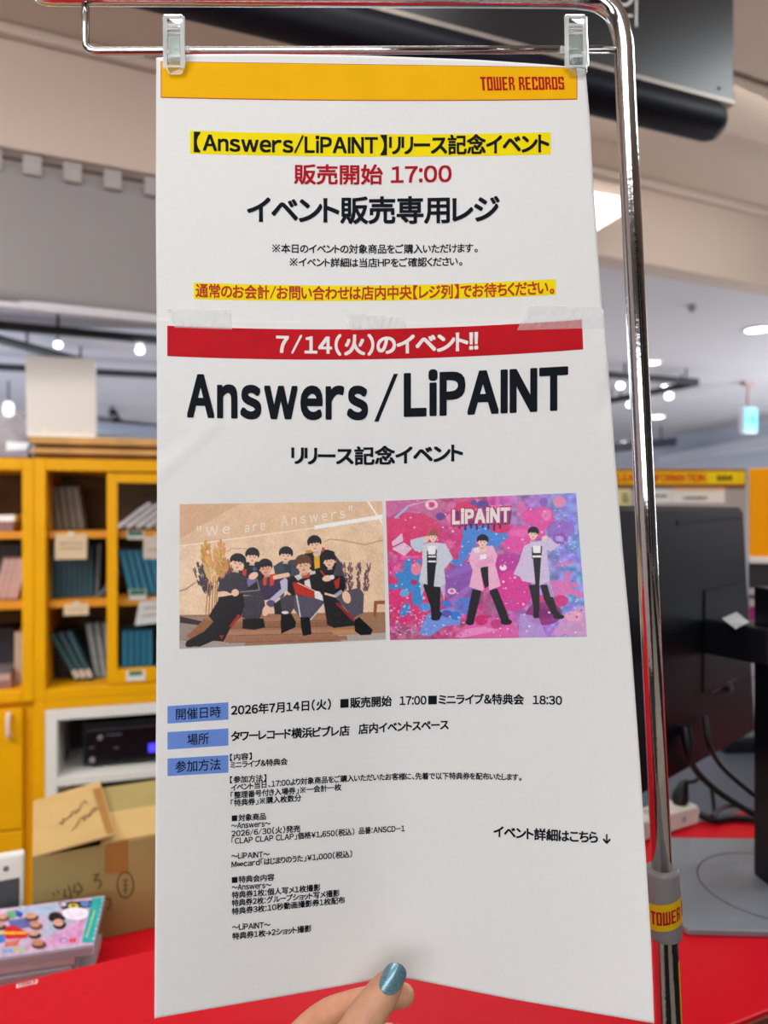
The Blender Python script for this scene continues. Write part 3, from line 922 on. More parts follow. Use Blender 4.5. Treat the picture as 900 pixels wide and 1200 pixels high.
# price and genre cards hanging from the shelf edges
CARD = mat('beige_card', (206, 180, 146), 0.6, var=0.04)
CARDW = mat('white_card', (226, 222, 220), 0.6, var=0.02)
def card(px0, px1, py0, py1, d, m, label, lines, tilt=0.0, fold=0.01):
    s0, s1 = cs(px0, d), cs(px1, d)
    z0, z1 = cz(px0, py1, d), cz(px0, py0, d)
    t = thing('shelf_card', label, 'card', cp((s0 + s1) / 2, d, z0), 'note cards on the shelf edges')
    def q(a, b, off=0.0):
        x = s0 + (s1 - s0) * a - tilt * (1 - b) * 0.5
        return cp(x, d - 0.008 * (1 - b) - off, z0 + (z1 - z0) * b + (a - 0.5) * tilt * 0.25)
    build(MB().prism([q(0, 0), q(1, 0), q(1, 1), q(0, 1)], CY * 0.0012), 'card', m, t)
    mk = MB()
    rnd = random.Random(px0)
    for ly in lines:
        x = 0.15
        while x < 0.85:
            w_ = rnd.uniform(0.02, 0.07)
            mk.add([q(x, ly - 0.03, 0.0006), q(x + w_, ly - 0.03, 0.0006), q(x + w_, ly + 0.05, 0.0006), q(x, ly + 0.05, 0.0006)], [(0, 1, 2, 3)])
            x += w_ + rnd.uniform(0.01, 0.04)
    build(mk, 'faded_writing', mat('faded_ink', (146, 118, 92), 0.6), t)
    build(cbox(MB(), (s0 + s1) / 2 - 0.01, (s0 + s1) / 2 + 0.01, d - 0.004, d + 0.0015, z1 - 0.008, z1 + 0.008), 'tape', mat('dull_tape', (214, 200, 180), 0.3), t)
card(64.5, 102, 626, 655.5, 0.03, CARD, 'beige note card hung below the top shelf over the teal cases', [0.62, 0.42])
card(168, 200, 629, 655, 0.03, mat('pale_pink_card', (220, 200, 186), 0.6), 'pale pink note card hung behind the glass door beside the poster', [0.4])
card(163.5, 200, 704, 731, 0.03, CARDW, 'tilted white note card behind the glass door, lower shelf', [0.68, 0.36], tilt=0.03)
card(75, 104, 708, 721, 0.026, CARD, 'narrow beige card bent along the middle shelf edge', [0.5])
def shelf_tag(px0, px1, py0, py1, label):
    d = 0.0335
    s0, s1 = cs(px0, d), cs(px1, d)
    t = thing('shelf_tag', label, 'shelf tag', cp((s0 + s1) / 2, d, cz(px0, py1, d)), 'green and white shelf tags')
    z0, z1 = cz(px0, py1, d), cz(px0, py0, d)
    build(cbox(MB(), s0, s1, d - 0.001, d, z0, z1), 'tag', CARDW, t)
    build(cbox(MB(), s0 + 0.004, s1 - 0.004, d - 0.0017, d - 0.0011, z0 + (z1 - z0) * 0.45, z1 - 0.002), 'green_print', mat('green_print_ink', (56, 118, 84), 0.5, var=0.2, scale=200), t)
shelf_tag(149, 168.5, 622, 632, 'small green and white tag on the top shelf edge')
shelf_tag(151, 171.5, 691, 703, 'small green and white tag on the middle shelf edge')
d = [o for o in COL.objects if o.name.startswith('sliding_door')][0]
build(cbox(MB(), cs(151), cs(167), 0.0006, 0.0014, SH0 + 0.03, SH0 + 0.045), 'green_print', mat('green_print_ink', (56, 118, 84), 0.5), d)

# ------------------------------------------------------------------ on top of the cabinets
WOODB = mat('light_plywood', (206, 156, 88), 0.6, var=0.15, scale=14)
WOODE = mat('brown_board_edge', (150, 98, 44), 0.65, var=0.15, scale=14)
z = ZT + 0.0005
bl = [('lowest', 0.017, 39, 0.03, WOODE), ('second from bottom', 0.017, 37, 0.0, WOODB), ('third from bottom', 0.015, 40, 0.03, WOODE), ('topmost', 0.024, 34, 0.005, WOODB)]
for nm, th, px, dd_, m_ in bl:
    s0 = cs(px, dd_)
    build(cbox(MB(), s0, s0 + 0.78, dd_ + 0.01, dd_ + 0.31, z, z + th), 'wooden_board', m_, bevel=0.002, label=nm + ' of four thin wooden boards stacked on the yellow cabinet', cat='board', group='wooden boards on the cabinet')
    z += th + 0.0005
ztop = z
s0, s1 = cs(31, 0.05), cs(113, 0.05)
t = thing('white_board', 'blank white square board standing on the stacked wooden boards', 'board', cp((s0 + s1) / 2, 0.06, ztop))
hh = cz(31, 416, 0.05) - ztop
mb = MB().obox(cp(s0, 0.05, ztop), CX * (s1 - s0), CY * 0.035, ZX * hh - CX * 0.004)
build(mb, 'panel', mat('off_white_board', (222, 214, 206), 0.6, var=0.015, scale=4), t, bevel=0.004)
mb = MB().obox(cp(s0 + 0.004, 0.046, ztop + 0.002), CX * (s1 - s0 - 0.008), CY * 0.0039, ZX * 0.014)
build(mb, 'bottom_lip', mat('pale_lip', (232, 226, 220), 0.4), t)
build(MB().obox(cp(s0 + 0.05, 0.045, ztop + 0.018), CX * 0.014, CY * 0.005, ZX * 0.008), 'clip', mat('cream_clip', (236, 220, 190), 0.4), t, bevel=0.001)
build(MB().obox(cp(s0 + 0.18, 0.045, ztop + 0.018), CX * 0.014, CY * 0.005, ZX * 0.008), 'clip', mat('cream_clip', (236, 220, 190), 0.4), t, bevel=0.001)
# crumpled clear bag with papers, far left
bc = cp(cs(6, 0.12), 0.14, ZT)
def bag(u, v):
    a, b = 2 * math.pi * u, math.pi * v
    p = Vector((math.sin(b) * math.cos(a) * 0.10, math.sin(b) * math.sin(a) * 0.08, 0.09 - math.cos(b) * 0.088))
    nn = noise.noise(p * 22) * 0.016 + noise.noise(p * 50) * 0.006
    p = p * (1 + nn * 8)
    p.z = max(p.z, 0.001)
    return bc + p
build(MB().grid(bag, 36, 22), 'plastic_bag', mat('thin_clear_bag', (206, 200, 208), 0.12, var=0.1, scale=30, alpha=0.45), smooth='all', label='crumpled clear plastic bag on the cabinet at the left edge', cat='bag')
s0 = cs(7, 0.0)
mb = MB().prism([cp(s0, 0.005, ZT + 0.022), cp(cs(34, 0), 0.01, ZT + 0.044), cp(cs(33, 0), 0.03, ZT + 0.05), cp(cs(8, 0), 0.03, ZT + 0.048)], ZX * 0.003)
build(MB().obox(cp(s0 - 0.03, 0.004, ZT + 0.002), CX * 0.095, CY * 0.1, ZX * 0.02), 'document_tray', mat('mauve_folder', (150, 136, 150), 0.5), label='flat mauve folder on the cabinet under a white paper', cat='folder', bevel=0.003)
mb = MB().prism([cp(s0, 0.003, ZT + 0.0235), cp(cs(30, 0), 0.012, ZT + 0.028), cp(cs(33, 0), 0.012, ZT + 0.053), cp(s0, 0.006, ZT + 0.053)], CY * 0.0025)
build(mb, 'paper_sheet', mat('bright_paper', (242, 246, 248), 0.5), label='small bright white paper propped left of the wooden boards', cat='paper')
# ================================================================== COUNTER AND DESKS
ZC, ZD = 1.0, 0.875
V1, V2 = 0.508, 0.8646
t = thing('sales_counter', 'glossy red sales counter top running across the bottom of the picture', 'counter', SV(0, 0.69, 0))
build(MB().obox(SV(-0.42, V1, ZC - 0.035), UX * 2.62, VX * (V2 - V1), ZX * 0.035), 'worktop', RED, t, bevel=0.002)
build(MB().obox(SV(-0.42, V1 - 0.003, ZC - 0.034), UX * 2.62, VX * 0.0028, ZX * 0.03), 'edge_strip', mat('brown_edge_strip', (112, 60, 44), 0.4), t)
build(MB().obox(SV(-0.4, V1 + 0.03, 0), UX * 2.58, VX * (V2 - V1 - 0.04), ZX * (ZC - 0.0355)), 'body', mat('red_counter_front', (178, 18, 30), 0.45, var=0.04, scale=4), t)
def cg(px, py, h=0.5, o_=0.0004):
    D = h * F / (py - 600)
    return Vector(((px - 450) / F * D, D, CAMZ - h + o_))
# small shop sticker on the back edge
ck = t
s0 = cg(19, 1158.5)
e1 = UX * 0.020
e2 = VX * 0.007
build(MB().add([s0, s0 + e1, s0 + e1 + e2, s0 + e2], [(0, 1, 2, 3)]), 'shop_sticker', mat('sticker_white', (244, 226, 224), 0.4), ck)
lm = MB()
logo_mb(lm, 'TOWER', lambda x, y, k: s0 + e1 * (0.06 + 0.88 * x) + e2 * (0.15 + 0.7 * y) + ZX * (0.0003 + k * 2e-6))
build(lm, 'sticker_lettering', REDINK, ck)
t = thing('work_desk', 'lower red desk behind the counter carrying the disc stack and carton', 'desk', SV(-0.4, 1.15, 0))
build(MB().obox(SV(-0.55, V2 + 0.001, ZD - 0.03), UX * 1.15, VX * (1.195 - V2), ZX * 0.03).obox(SV(-0.034, 1.195, ZD - 0.03), UX * 0.634, VX * 0.225, ZX * 0.03), 'worktop', RED, t, bevel=0.002)
build(MB().obox(SV(-0.53, V2 + 0.02, 0), UX * 1.11, VX * (1.18 - V2), ZX * (ZD - 0.0305)).obox(SV(-0.02, 1.17, 0), UX * 0.6, VX * 0.23, ZX * (ZD - 0.0305)), 'body', mat('red_counter_front', (178, 18, 30), 0.45), t)
t = thing('side_desk', 'dark grey desk behind the monitor at the right', 'desk', SV(1.4, 1.4, 0))
GREYD = mat('blue_grey_laminate', (72, 76, 88), 0.4, var=0.05, scale=10)
build(MB().obox(SV(0.605, V2 + 0.001, ZD - 0.03), UX * 1.6, VX * (2.0 - V2), ZX * 0.03), 'worktop', GREYD, t, bevel=0.002)
build(MB().obox(SV(0.62, V2 + 0.02, 0), UX * 1.56, VX * (1.98 - V2), ZX * (ZD - 0.0305)), 'body', mat('dark_desk_body', (38, 38, 46), 0.5), t)

# ------------------------------------------------------------------ cardboard carton
KRAFT = mat('kraft_cardboard', (160, 142, 86), 0.8, var=0.05, scale=14, bump=0.03, bscale=300)
KRAFTL = mat('kraft_cardboard_top', (196, 162, 104), 0.8, var=0.05, scale=14)
TAPE = mat('brown_parcel_tape', (164, 116, 58), 0.3, var=0.05)
PEN = mat('brown_marker', (84, 58, 34), 0.6, var=0.1)
bu0, bu1, bv0, bv1 = -0.037, 0.30, 1.136, 1.362
bz0, bz1 = ZD + 0.0005, 1.0126
t = thing('cardboard_box', 'brown cardboard box with loose top flap and marker scribbles, left of the poster', 'box', SV((bu0 + bu1) / 2, (bv0 + bv1) / 2, bz0))
mb = MB()
th_ = 0.004
mb.obox(SV(bu0, bv0, bz0), UX * (bu1 - bu0), VX * th_, ZX * (bz1 - bz0))
mb.obox(SV(bu0, bv1 - th_, bz0), UX * (bu1 - bu0), VX * th_, ZX * (bz1 - bz0))
mb.obox(SV(bu0, bv0 + th_, bz0), UX * th_, VX * (bv1 - bv0 - 2 * th_), ZX * (bz1 - bz0))
mb.obox(SV(bu1 - th_, bv0 + th_, bz0), UX * th_, VX * (bv1 - bv0 - 2 * th_), ZX * (bz1 - bz0))
mb.obox(SV(bu0 + th_, bv0 + th_, bz0), UX * (bu1 - bu0 - 2 * th_), VX * (bv1 - bv0 - 2 * th_), ZX * th_)
box_o = build(mb, 'carton', KRAFT, t, bevel=0.001)
bm_ = (bv0 + bv1) / 2
def flap(name, pts, m=KRAFTL):
    return build(MB().prism(pts, ZX * 0.003), name, m, t)
flap('flap', [SV(bu0 + 0.09, bv0 + 0.001, bz1 + 0.0005), SV(bu1, bv0 + 0.001, bz1 + 0.0005), SV(bu1, bm_ - 0.015, bz1 + 0.006), SV(bu0 + 0.09, bm_ - 0.015, bz1 + 0.006)])
flap('flap', [SV(bu0 + 0.05, bm_ - 0.008, bz1 + 0.001), SV(bu1, bm_ - 0.008, bz1 + 0.001), SV(bu1, bv1, bz1 + 0.001), SV(bu0 + 0.05, bv1, bz1 + 0.001)], KRAFT)
Q0, Q1, Q2, Q3 = P(38.2, 1006, 1.0235), P(135, 979, 1.055), P(117, 917, 1.275), P(39, 941, 1.205)
lf = flap('loose_flap', [Q0, Q1, Q2, Q3])
lf['label'] = 'loose top flap with two lines of scribble'
def fl(a, b, o_=0.0037):
    return (Q0 * (1 - a) + Q1 * a) * (1 - b) + (Q3 * (1 - a) + Q2 * a) * b + ZX * o_
build(MB().add([fl(0.9, 0.02), fl(0.985, 0.02), fl(0.985, 0.86), fl(0.86, 0.86)], [(0, 1, 2, 3)]), 'tape_strip', TAPE, lf)
def ribbon(mb, pts, fn, wd):
    for (a, b), (c, d) in zip(pts[:-1], pts[1:]):
        l = math.hypot(c - a, d - b) + 1e-9
        nx, ny = -(d - b) / l * wd, (c - a) / l * wd
        mb.add([fn(a - nx, b - ny), fn(c - nx, d - ny), fn(c + nx, d + ny), fn(a + nx, b + ny)], [(0, 1, 2, 3)])
rnd = random.Random(3)
mk = MB()
for (xa, ya, xb, yb) in ((0.34, 0.40, 0.74, 0.66), (0.50, 0.26, 0.86, 0.5)):
    pts, x = [], 0.0
    while x <= 1:
        pts.append((xa + (xb - xa) * x + rnd.uniform(-0.015, 0.015), ya + (yb - ya) * x + rnd.uniform(-0.055, 0.055)))
        x += 0.055
    ribbon(mk, pts, lambda a, b: fl(a, b, 0.0039), 0.006)
build(mk, 'marker_scribble', PEN, lf)
def ff(px, py):                       # point on the front of the carton
    k = (px - 450) / F
    D = bv0 / (VX.y + k * VX.x) - 0.0006
    return Vector((k * D, D, CAMZ - (py - 600) / F * D))
mk = MB()
W_ = 0.7
for st in ([(62, 1046), (64, 1050)], [(67, 1043), (69, 1048)], [(76, 1042), (75, 1051), (79, 1049)], [(80, 1038), (84, 1051), (80, 1052)], [(88, 1036), (86, 1046), (94, 1044)], [(91, 1034), (97, 1042), (90, 1050)],
           [(109, 1026), (116, 1024), (110, 1032), (117, 1031), (119, 1037), (114, 1042)], [(124, 1053), (129, 1053), (130, 1061), (126, 1066)]):
    ribbon(mk, st, ff, W_)
ov = [(147 + 9.5 * math.cos(a), 1037 + 15 * math.sin(a)) for a in [i * math.pi / 12 for i in range(25)]]
ribbon(mk, ov, ff, W_)
for st in ([(143, 1032), (151, 1031)], [(144, 1037), (150, 1037)], [(144, 1043), (150, 1042)], [(147, 1030), (147, 1048)]):
    ribbon(mk, st, ff, W_ * 0.8)
build(mk, 'marker_writing', PEN, box_o)
build(MB().add([ff(123, 990), ff(150, 984), ff(150, 1022), ff(123, 1024)], [(0, 3, 2, 1)]), 'tape_strip', TAPE, box_o)

# ------------------------------------------------------------------ white framed screen device, far left
du1 = 0
kx = (28 - 450) / F
vd = 1.145
Dd = vd / (VX.y + kx * VX.x)
ub = kx * Dd * UX.x + Dd * UX.y
t = thing('tablet_terminal', 'white framed tablet terminal standing left of the cardboard box', 'tablet', SV(ub - 0.09, vd + 0.02, ZD))
tu = ZX * 0.968 + VX * 0.25
hgt = 0.128
build(MB().obox(SV(ub - 0.2, vd, ZD + 0.0065), UX * 0.2, VX * 0.014, tu * hgt), 'frame', WHITE, t, bevel=0.004)
build(MB().obox(SV(ub - 0.193, vd - 0.0012, ZD + 0.0065) + tu * 0.012, UX * 0.1865, VX * 0.0011, tu * (hgt - 0.045)), 'screen', mat('dark_grey_screen', (66, 70, 74), 0.25), t)
build(MB().disc(SV(ub - 0.024, vd - 0.0012, ZD + 0.0065) + tu * (hgt - 0.018), -VX, 0.004, 14), 'button', mat('grey_button', (120, 120, 122), 0.4), t)
build(MB().prism([SV(ub - 0.15, vd + 0.03, ZD + 0.0006), SV(ub - 0.05, vd + 0.03, ZD + 0.0006), SV(ub - 0.05, vd + 0.09, ZD + 0.0006), SV(ub - 0.15, vd + 0.09, ZD + 0.0006)], ZX * 0.006), 'foot', WHITE, t)
build(MB().obox(SV(ub - 0.12, vd + 0.04, ZD + 0.0065), UX * 0.04, VX * 0.01, ZX * 0.09 + VX * 0.005), 'leg', WHITE, t)

# ------------------------------------------------------------------ stack of disc cases
CDX, CDY = Vector((0.966, 0.258, 0)), Vector((-0.258, 0.966, 0))
ctr = Vector((-0.3655, 0.9137, 0))                 # front right corner of the top case
CDT = 0.0112
JEW = mat('jewel_case_plastic', (226, 222, 228), 0.12, var=0.03, alpha=0.42)
TRAY = mat('grey_tray', (150, 138, 150), 0.35, var=0.3, scale=150)
TRAYW = mat('white_inlay', (226, 222, 216), 0.4, var=0.05)
def disc_stack_case(i, dx, dy, rot, label, tray, z):
    c, s_ = math.cos(rot), math.sin(rot)
    X, Y = CDX * c + CDY * s_, CDY * c - CDX * s_
    o_ = ctr + CDX * dx + CDY * dy + ZX * z
    t = thing('disc_case', label, 'disc case', o_ - X * 0.071 + Y * 0.0625, 'disc cases stacked on the low desk')
    build(MB().obox(o_ - X * 0.142, X * 0.142, Y * 0.125, ZX * (CDT - 0.0008)), 'case', JEW, t, bevel=0.0008)
    build(MB().obox(o_ - X * 0.1395 + Y * 0.002 + ZX * 0.002, X * 0.137, Y * 0.121, ZX * 0.006), 'inlay', tray, t)
    return t, X, Y, o_
zz = ZD + 0.0006
specs = [(-0.02, 0.008, 0.05, TRAY, 'lowest disc case of the stack, mostly behind the counter edge'),
         (-0.008, 0.004, -0.03, TRAY, 'second lowest disc case of the stack behind the counter edge'),
         (-0.03, 0.0, 0.02, TRAYW, 'third disc case from the bottom of the stack by the counter edge'),
         (-0.024, 0.004, -0.01, TRAY, 'fourth disc case from the bottom of the stack by the counter edge'),
         (-0.026, 0.0, 0.015, TRAY, 'third disc case from the top of the stack, grey inlay'),
         (-0.022, 0.002, 0.0, TRAYW, 'disc case directly under the top one with the picture cover')]
for i, (dx, dy, r_, tr, lb) in enumerate(specs):
    disc_stack_case(i, dx, dy, r_, lb, tr, zz)
    zz += CDT
t, X, Y, o_ = disc_stack_case(9, 0, 0, 0, 'topmost disc case with a colourful group picture and teal strip', TRAY, zz)
cv = Canvas(-45, 1040, 130, 1140, 6, (206, 180, 206))
def c_(x, y):
    return (x / 6.0, 1030 + y / 6.0)
def cpoly(pts, col, al=1.0): cv.poly([c_(*p) for p in pts], col, al)
def cell(x, y, rx, ry, col, al=1.0, rot=0): cv.ell(x / 6, 1030 + y / 6, rx / 6, ry / 6, col, al, rot)
cpoly([(-300, 300), (420, 180), (640, 150), (560, 460), (0, 560), (-300, 600)], (196, 170, 200))
cpoly([(130, 200), (420, 170), (400, 240), (300, 260), (120, 250)], (170, 186, 214))
cpoly([(330, 260), (500, 250), (470, 400), (300, 420)], (176, 180, 206))
cpoly([(380, 380), (570, 290), (560, 450), (230, 500)], (222, 150, 198), 0.7)
cpoly([(560, 280), (600, 280), (560, 450), (530, 450)], (208, 130, 190), 0.6)
cpoly([(410, 165), (645, 150), (640, 200), (440, 215)], (44, 40, 58))
cell(515, 190, 36, 17, (232, 206, 40)); cell(515, 190, 18, 8, (44, 40, 58))
cell(600, 175, 34, 20, (90, 130, 200)); cell(445, 178, 22, 14, (200, 206, 216))
cpoly([(40, 230), (110, 215), (120, 270), (60, 285)], (110, 170, 130))
cpoly([(110, 215), (165, 240), (150, 275), (110, 260)], (40, 70, 170))
cpoly([(60, 290), (200, 270), (230, 330), (160, 350), (70, 330)], (92, 96, 160))
cpoly([(20, 330), (110, 330), (200, 380), (190, 415), (40, 425)], (206, 20, 26))
cpoly([(-20, 370), (190, 372), (180, 386), (-20, 390)], (236, 190, 40))
cpoly([(-60, 400), (30, 385), (40, 440), (-60, 470)], (70, 110, 190))
cpoly([(40, 440), (150, 420), (120, 470), (30, 480)], (204, 110, 90))
cpoly([(-200, 240), (20, 260), (20, 330), (-200, 360)], (196, 140, 140))
for (x, y, rx, ry, hair, sk) in ((220, 265, 50, 30, (96, 60, 40), (214, 160, 138)), (250, 325, 46, 30, (110, 76, 56), (206, 150, 124)), (240, 390, 46, 26, (52, 34, 30), (214, 160, 140)),
                              (270, 455, 52, 34, (88, 54, 34), (196, 130, 104)), (395, 265, 60, 36, (34, 30, 36), (40, 36, 40)), (415, 315, 46, 36, (34, 28, 30), (222, 166, 146)), (20, 270, 44, 26, (120, 70, 50), (220, 160, 140)), (0, 330, 40, 26, (50, 40, 40), (210, 150, 130)), (-90, 420, 50, 30, (60, 40, 36), (214, 160, 138))):
    cell(x + 4, y + 8, rx, ry * 0.9, hair)
    cell(x - 5, y - 9, rx * 0.78, ry * 0.7, sk)
    cell(x - 20, y - 12, 5, 3, (90, 50, 44))
    cell(x + 8, y - 14, 5, 3, (90, 50, 44))
for i, (x, y) in enumerate(((60, 500), (100, 495), (140, 500), (180, 490), (20, 505), (-40, 510))):
    cpoly([(x, y - 12), (x + 34, y - 16), (x + 30, y + 14), (x - 4, y + 16)], [(120, 170, 206), (214, 190, 90), (150, 200, 170), (220, 140, 170)][i % 4])
cell(530, 243, 92, 43, (248, 246, 250)); cell(530, 243, 80, 34, (240, 226, 246))
cell(448, 432, 32, 18, (120, 90, 180)); cell(448, 432, 24, 12, (220, 160, 206))
for x in (492, 516):
    cpoly([(x, 415), (x + 18, 412), (x + 14, 446), (x + 4, 446), (x + 6, 424), (x + 2, 446), (x - 6, 446)], (214, 40, 60))
cpoly([(648, 132), (738, 126), (655, 450), (572, 446)], (52, 168, 170))
for i in range(9):
    y = 150 + i * 33
    cpoly([(722 - i * 8.4, y - 8), (734 - i * 8.4, y - 9), (728 - i * 8.4, y + 10), (714 - i * 8.4, y + 11)], (214, 240, 236), 0.8 if i % 2 == 0 else 0.5)
cpoly([(660, 220), (670, 219), (612, 410), (602, 412)], (220, 232, 130), 0.8)
cv.a += cv.grain(7, 5, 5)[:, :, None] + cv.grain(12, 24, 6)[:, :, None]
zc_ = zz + 0.0111
org = WL[t.name]
def cfn(u, v):
    p = o_ - X * 0.142 * (1 - u) * 0.985 - X * 0.001 + Y * (0.002 + 0.121 * (1 - v))
    p = Vector((p.x, p.y, zc_))
    return p, 450 + F * p.x / p.y, 600 + F * (CAMZ - p.z) / p.y
cv.mesh('cover_print', cfn, 240, 130, t, print_mat('cover_print', 0.2), org)

# ------------------------------------------------------------------ monitor on its stand
ml, mr = Vector((0.292, 0.87, 0)), Vector((0.598, 1.163, 0))
mx = (mr - ml).normalized()
mn = Vector((mx.y, -mx.x, 0))                      # towards the camera side
wd_ = (mr - ml).length
mzb, mzt = 1.146, 1.509
tl = math.radians(3)
mu = (ZX * math.cos(tl) - mn * math.sin(tl))       # up along the back
mN = (mn * math.cos(tl) + ZX * math.sin(tl))
t = thing('computer_monitor', 'black computer monitor seen from behind on a grey square base', 'monitor', Vector((0.51, 0.96, ZC)))
MBACK = mat('black_monitor_back', (11, 13, 20), 0.45, var=0.06, scale=200, bump=0.05, bscale=1200, spec=0.14)
hgt = mzt - mzb
org_ = ml + ZX * mzb
def mp_(a, b, c_o):                               # a along width 0..1, b height 0..1, c outwards
    return org_ + mx * wd_ * a + mu * hgt * b + mN * c_o
mb = MB()
vs = [mp_(a, b, -0.028) for a, b in ((0, 0), (1, 0), (1, 1), (0, 1))] + [mp_(a, b, -0.008) for a, b in ((0, 0), (1, 0), (1, 1), (0, 1))] + [mp_(a, b, 0.0) for a, b in ((0.02, 0.02), (0.98, 0.02), (0.98, 0.98), (0.02, 0.98))]
fs = [(0, 3, 2, 1), (8, 9, 10, 11)]
for k in (0, 4):
    for i in range(4):
        j = (i + 1) % 4
        fs.append((k + i, k + j, k + 4 + j, k + 4 + i))
mb.add(vs, fs)
shell = build(mb, 'back_shell', MBACK, t, bevel=0.003)
build(MB().prism([mp_(0.01, 0.01, -0.0285), mp_(0.99, 0.01, -0.0285), mp_(0.99, 0.99, -0.0285), mp_(0.01, 0.99, -0.0285)], -mN * 0.004), 'screen', mat('dark_screen_glass', (10, 10, 14), 0.12), t)
def mpix(px, py, o_=0.0):                         # point of the back seen at a pixel
    d = Vector(((px - 450) / F, 1.0, -(py - 600) / F))
    e = Vector((0, 0, CAMZ))
    kk = (org_ + mN * o_ - e).dot(mN) / d.dot(mN)
    return e + d * kk
def mquad(name, pts, o_, m, ext=0.0, parent=None):
    return build(MB().prism([mpix(x, y, o_) for x, y in pts], mN * ext), name, m, parent or t)
mquad('vent_slot', [(794, 610), (866, 605), (866, 609), (794, 615.5)], 0.0003, mat('vent_black', (4, 4, 6), 0.6), 0.0006)
for pts in ([(838, 691), (870, 684), (870, 685.5), (838, 692.5)], [(834, 811), (864, 793), (864, 795), (834, 813)]):
    mquad('seam_line', pts, 0.0003, mat('seam_grey', (58, 60, 74), 0.4), 0.0005)
mquad('mount_plate', [(826, 692), (872, 682), (868, 792), (824, 812)], 0.0, mat('navy_black_plate', (9, 10, 20), 0.5, spec=0.2), 0.0012)
for (px, py) in ((853, 806),):
    p = mpix(px, py, 0.0)
    build(MB().tube([p, p + mN * 0.006], 0.006, 14), 'mount_knob', mat('dark_knob', (50, 52, 60), 0.35), t, smooth=True)
colp = Vector((0.5065, 0.958, 0))
build(MB().obox(Vector((0.5065, 0.94, ZC + 0.0085)), (0.05, 0.006, 0), (-0.005, 0.045, 0), (0, 0, 0.391)), 'column', mat('navy_black_column', (13, 14, 22), 0.42, spec=0.3), t, bevel=0.003)
am = mpix(838, 755, 0.006)
acx = Vector((0.528, 0.96, am.z))
ad = (acx - am)
ad.z = 0
an = Vector((-ad.y, ad.x, 0)).normalized()
build(MB().obox(Vector((am.x, am.y, 1.297)) - an * 0.027, ad, an * 0.054, ZX * 0.05), 'arm', BLACK, t, bevel=0.004)
build(MB().prism([cg(846, 726, 0.1525), cg(862, 738, 0.1525), cg(878, 730, 0.1525), cg(863, 718, 0.1525)], ZX * 0.001), 'arm_label', mat('pale_grey_label', (192, 196, 200), 0.4), t)
# base plate with rounded corners
BASE = mat('blue_grey_metal_base', (132, 138, 146), 0.38, 0.2, var=0.03, scale=60, bump=0.02, bscale=900)
b0, b1, b2 = cg(781, 981, 0.492), cg(800.5, 1089, 0.492), cg(985, 1093, 0.492)
bx_ = (b2 - b1); bx_.z = 0
by_ = (b0 - b1); by_.z = 0
poly = []
for (a, b, sx_, sy_) in ((0, 0, 1, 1), (1, 0, -1, 1), (1, 1, -1, -1), (0, 1, 1, -1)):
    for q in range(5):
        an_ = math.pi / 2 * q / 4
        r1, r2 = 0.05, 0.05
        cxx, cyy = a + sx_ * r1, b + sy_ * r2
        if (a, b) in ((0, 0), (1, 1)):
            dx_, dy_ = -sx_ * math.cos(an_), -sy_ * math.sin(an_)
        else:
            dx_, dy_ = -sx_ * math.sin(an_), -sy_ * math.cos(an_)
        poly.append(b1 + bx_ * (cxx + dx_ * r1) + by_ * (cyy + dy_ * r2))
for p in poly:
    p.z = ZC + 0.0006
bs = build(MB().prism(poly, ZX * 0.0075), 'base_plate', BASE, t, bevel=0.0015)
rg = MB()
rc = Vector((0.512, 0.955, ZC + 0.0083))
nn = 48
vs = [rc + Vector((r * math.cos(2 * math.pi * i / nn), r * 1.0 * math.sin(2 * math.pi * i / nn), 0)) for r in (0.0925, 0.0905) for i in range(nn)]
rg.add(vs, [(i, (i + 1) % nn, nn + (i + 1) % nn, nn + i) for i in range(nn)])
build(rg, 'swivel_ring', mat('dark_ring', (56, 60, 66), 0.4), bs)

# ------------------------------------------------------------------ power strip, plug and cables
CAB = mat('black_cable_rubber', (14, 14, 18), 0.5)
IVORY = mat('ivory_plastic', (226, 222, 210), 0.4, var=0.02)
pa, pb_ = cg(752, 988), cg(818, 967)
pd = (pb_ - pa).normalized()
pn = Vector((-pd.y, pd.x, 0))
t = thing('power_strip', 'ivory power strip on the red counter behind the chrome pole', 'power strip', (pa + pb_) / 2)
Lp = (pb_ - pa).length
mb = MB()
prof = [(-0.16, 1, 0.03), (Lp, 1, 0.03), (Lp + 0.012, 0.6, 0.022), (Lp + 0.022, 0.4, 0.014)]
vs = []
for (x, w_, h_) in prof:
    m0 = pa + pd * x + pn * 0.02
    for (a, b) in ((-1, 0), (1, 0), (1, 1), (-1, 1)):
        vs.append(m0 + pn * a * 0.02 * w_ + ZX * (0.0008 + b * h_ + (0 if w_ == 1 else 0.004 * (1 - b))))
fs = [(3, 2, 1, 0), (12, 13, 14, 15)]
for k in range(3):
    for i in range(4):
        j = (i + 1) % 4
        fs.append((4 * k + i, 4 * k + j, 4 * k + 4 + j, 4 * k + 4 + i))
mb.add(vs, fs)
build(mb, 'housing', IVORY, t, bevel=0.004, seg=3)
lb = pa + pd * (Lp * 0.72)
build(MB().obox(lb - pn * 0.0012 + ZX * 0.012, pd * 0.006, pn * 0.001, ZX * 0.008), 'rating_label', mat('pale_blue_label', (150, 170, 210), 0.4), t)
for q in (0.2, 0.55):
    so = pa + pd * (Lp * q - 0.03) + pn * 0.02 + ZX * 0.0312
    build(MB().disc(so, ZX, 0.012, 18), 'socket', mat('grey_socket', (186, 182, 174), 0.5), t)
pgb = pa + pd * (Lp * 0.86) + pn * 0.02 + ZX * 0.0305
plug = thing('power_plug', 'black mains plug standing in the ivory power strip', 'plug', pgb)
